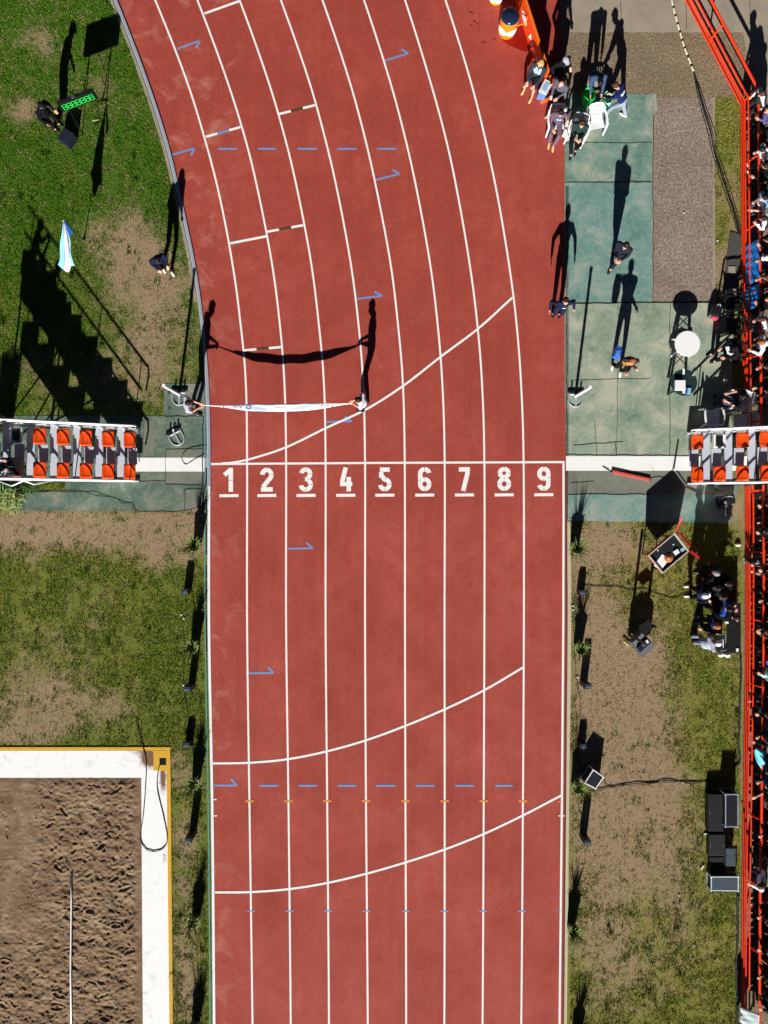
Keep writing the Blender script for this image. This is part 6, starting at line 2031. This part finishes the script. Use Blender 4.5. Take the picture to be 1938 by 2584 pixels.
for i, q in enumerate(([(1303, 66, .5), (1314, 62, .55), (1326, 60, .8)], [(1326, 60, .8), (1330, 45, .85), (1332, 28, .82)])):
    o = MB().tube([A(*p)-A(1316, 60, .0) for p in q], .018, 6).build('yellow_strap', M('strap_yellow', C(250, 150, 30), .5), None, True); o.location = A(1316, 60, 0)
    tag(o, 'yellow strap from the orange drum to the board joint' if i == 0 else 'yellow strap along the joint of the two orange boards', 'strap')
# cooler at the board end
t = thing('cooler_box', 'blue and white cooler box at the lower end of the orange board', 'cooler', G(1369, 240), R(62))
MB().bbox((0, 0, .26), (.40, .24, .50), .02).build('cooler_body', M('cooler_blue', C(110, 140, 200), .4), t)
MB().bbox((0, 0, .53), (.42, .26, .05), .012).build('cooler_lid', M('cooler_white', C(226, 234, 240), .35), t)
MB().bbox((0, 0, .558), (.28, .14, .012), .004).build('lid_inset', M('cooler_pale', C(150, 190, 220), .35), t)
o = MB().bbox((0, 0, .05), (.30, .07, .10), .01, R(25)).build('orange_block', BRDT); o.location = G(1374, 256); tag(o, 'small orange block on the track edge below the cooler', 'block')
t = thing('tripod_seat', 'small orange stool between the cooler and the bald man', 'stool', G(1386, 222), R(20))
MB().bbox((0, 0, .52), (.13, .30, .05), .012).build('stool_top', BRDT, t)
for s_ in (-1, 1):
    for s2 in (-1, 1):
        MB().tube([(s_*.05, s2*.12, .5), (s_*.10, s2*.16, 0)], .014, 6).build('leg', ORANGE, t)
def sack(px, py, label, mat, r, h, seed, z=.0):
    g = A(px, py, h+z); g.z = z
    t = thing('open_bag', label, 'bag', g)
    vs = []; fs = []
    n1, n2 = 28, 9
    for j in range(n2):
        v = j/(n2-1)
        for i in range(n1):
            a = 2*PI*i/n1
            k = r*(.55+.5*math.sin(PI*(.12+.62*v)))*(1+.08*math.sin(5*a+seed+3*v)+.05*math.sin(9*a-seed))
            vs.append((k*math.cos(a), k*math.sin(a)*1.12, h*v*(1+.05*math.sin(3*a+seed))))
    for j in range(n2-1):
        for i in range(n1):
            fs.append((j*n1+i, j*n1+(i+1) % n1, (j+1)*n1+(i+1) % n1, (j+1)*n1+i))
    fs.append(tuple(range(n1))[::-1])
    o = MB().add(vs, fs).build('bag_cloth', mat, t, True); o.modifiers.new('th', 'SOLIDIFY').thickness = .006
    MB().lathe([(0, h*.55), (r*.80, h*.57)], n=20).build('shaded_inside', M('bag_inside_shade_%d' % seed, tuple(v*.55 for v in mat.node_tree.nodes['Mix'].inputs[6].default_value[:3]), .8), t)  # darker copy of the cloth colour paints the shade inside the bag
    return t
sack(1488, 236, 'bright green open bag held by the man in denim', M('vivid_green', C(30, 216, 84), .6, 0, .2, 6), .185, .56, 1)
sack(1534, 246, 'mint green open bag held by the stooping man in navy', M('mint_green', C(150, 226, 188), .6, 0, .15, 6), .17, .56, 2)
o = MB().bbox((0, 0, .02), (.10, .05, .04), .012).build('green_pouch', M('vivid_green', C(30, 216, 84))); o.location = G(1490, 256, .006); tag(o, 'small green pouch on the ground under the green bag', 'pouch')
for x, y in ((1566, 281),):
    pass

# ------------------------------------------------------------------ planting by the left stand
def leafy(px, py, label, seed, r, h, n_, wd, mat, name='leafy_plant', L0=(.16, .4)):
    rr = random.Random(seed)
    t = thing(name, label, 'plant', G(px, py))
    mb = MB()
    for k in range(n_):
        a = rr.uniform(0, 2*PI); q = r*math.sqrt(rr.random())
        blade(mb, (q*math.cos(a)*.8, q*math.sin(a)*.8, rr.uniform(0, h)), rr.uniform(0, 2*PI), R(rr.uniform(5, 70)), rr.uniform(*L0), wd*rr.uniform(.7, 1.3), rr.uniform(.2, .7))
    mb.build('leaves', mat, t)
    mb = MB()
    for k in range(6):
        a = rr.uniform(0, 2*PI)
        mb.tube([(0, 0, 0), (r*.4*math.cos(a), r*.4*math.sin(a), h*.6), (r*.7*math.cos(a), r*.7*math.sin(a), h)], [.012, .008, .004], 5)
    mb.build('stems', M('plant_stem', C(90, 100, 50), .8), t, True)
    return t
VAR = M('variegated_leaf', C(150, 170, 96), .6, 0, .5, 25)
leafy(30, 1262, 'leafy variegated plant spreading beside the left stand', 3, .42, .40, 330, .020, VAR)
leafy(75, 1212, 'low leafy plant along the lower side of the left stand', 5, .5, .22, 220, .016, LEAFD)
leafy(-10, 1222, 'leafy plant at the photo edge under the left stand', 9, .4, .35, 220, .018, VAR)
t = thing('garden_hoop', 'yellow hose ring lying in the variegated plant', 'hose', G(24, 1262))
MB().tube([(.27*math.cos(a), .27*math.sin(a), .30+.04*math.sin(2*a)) for a in np.linspace(0, 2*PI, 40)], .016, 6, False).build('hose_ring', M('yellow_hose', C(228, 200, 80), .5), t, True)
t = thing('plant_crate', 'dark green crate under the lower edge of the left stand', 'crate', G(26, 1232))
MB().bbox((0, 0, .15), (.46, .30, .30), .01).build('crate_body', M('crate_green', C(22, 74, 42), .6, 0, .2), t)
for s_ in (-1, 1):
    MB().box((0, s_*.155, .26), (.42, .012, .05)).build('crate_slat', M('crate_light', C(52, 120, 66), .6), t)
# potted shrub hidden by the stand, known from its shadow
t = thing('potted_shrub', 'round potted shrub behind the left stand, its shadow falls on the lawn', 'potted plant', G(8, 1072))
MB().lathe([(0, 0), (.22, 0), (.30, .42), (.30, .5), (.27, .5), (0, .46)], n=24).build('pot', POT, t, 40)
mb = MB(); rr = random.Random(8)
for k in range(950):
    a = rr.uniform(0, 2*PI); q = .31*math.sqrt(rr.random())
    blade(mb, (q*math.cos(a), q*math.sin(a), rr.uniform(.5, 1.05)), rr.uniform(0, 2*PI), R(rr.uniform(20, 85)), rr.uniform(.15, .32), .014, .3)
mb.build('foliage', LEAFD, t)
# thin litter
for i, (x, y) in enumerate(((1725, 538), (1810, 608), (1713, 2259), (1722, 1974), (1751, 2385), (1468, 2184))):
    o = MB().ell((0, 0, .02), (.026, .02, .02), None, 8, 6).build('white_pebble', WHITE, None, True); o.location = G(x, y, .008)
    tag(o, 'tiny white pebble ' + ['on the pink grey aggregate', 'on the grass strip beside the aggregate', 'on the grass left of the flight case', 'on the grass under the twin cable', 'low on the right lawn', 'on the bare verge below the last lamp'][i], 'pebble')
t = thing('blue_bag', 'bright blue rucksack held in front by the person on the weathered apron', 'bag', A(1557, 890, 1.12))
mb = MB(); mb.bbox((0, 0, 0), (.20, .34, .34), .06, R(-15)); mb.build('bag_body', M('bright_blue_nylon', C(44, 100, 214), .5, 0, .2, 8), t, 40)
mb = MB(); mb.bbox((-.02, -.04, .175), (.10, .16, .03), .01, R(-15)); mb.build('bag_pocket', M('pale_blue_nylon', C(96, 140, 220), .5), t)
MB().tube([(.07, .1, .14), (.12, .05, .2), (.13, -.05, .2), (.08, -.1, .14)], .014, 6).build('bag_strap', BLACK, t, True)
# ------------------------------------------------------------------ weld the figures: union every figure's tubes into one continuous skin
dg = bpy.context.evaluated_depsgraph_get()
dg.update()
for o in REMESH:
    me = bpy.data.meshes.new_from_object(o.evaluated_get(dg), depsgraph=dg)
    me.polygons.foreach_set('use_smooth', [True]*len(me.polygons))
    old = o.data
    o.modifiers.clear()
    nm = old.name
    o.data = me
    bpy.data.meshes.remove(old)
    me.name = nm
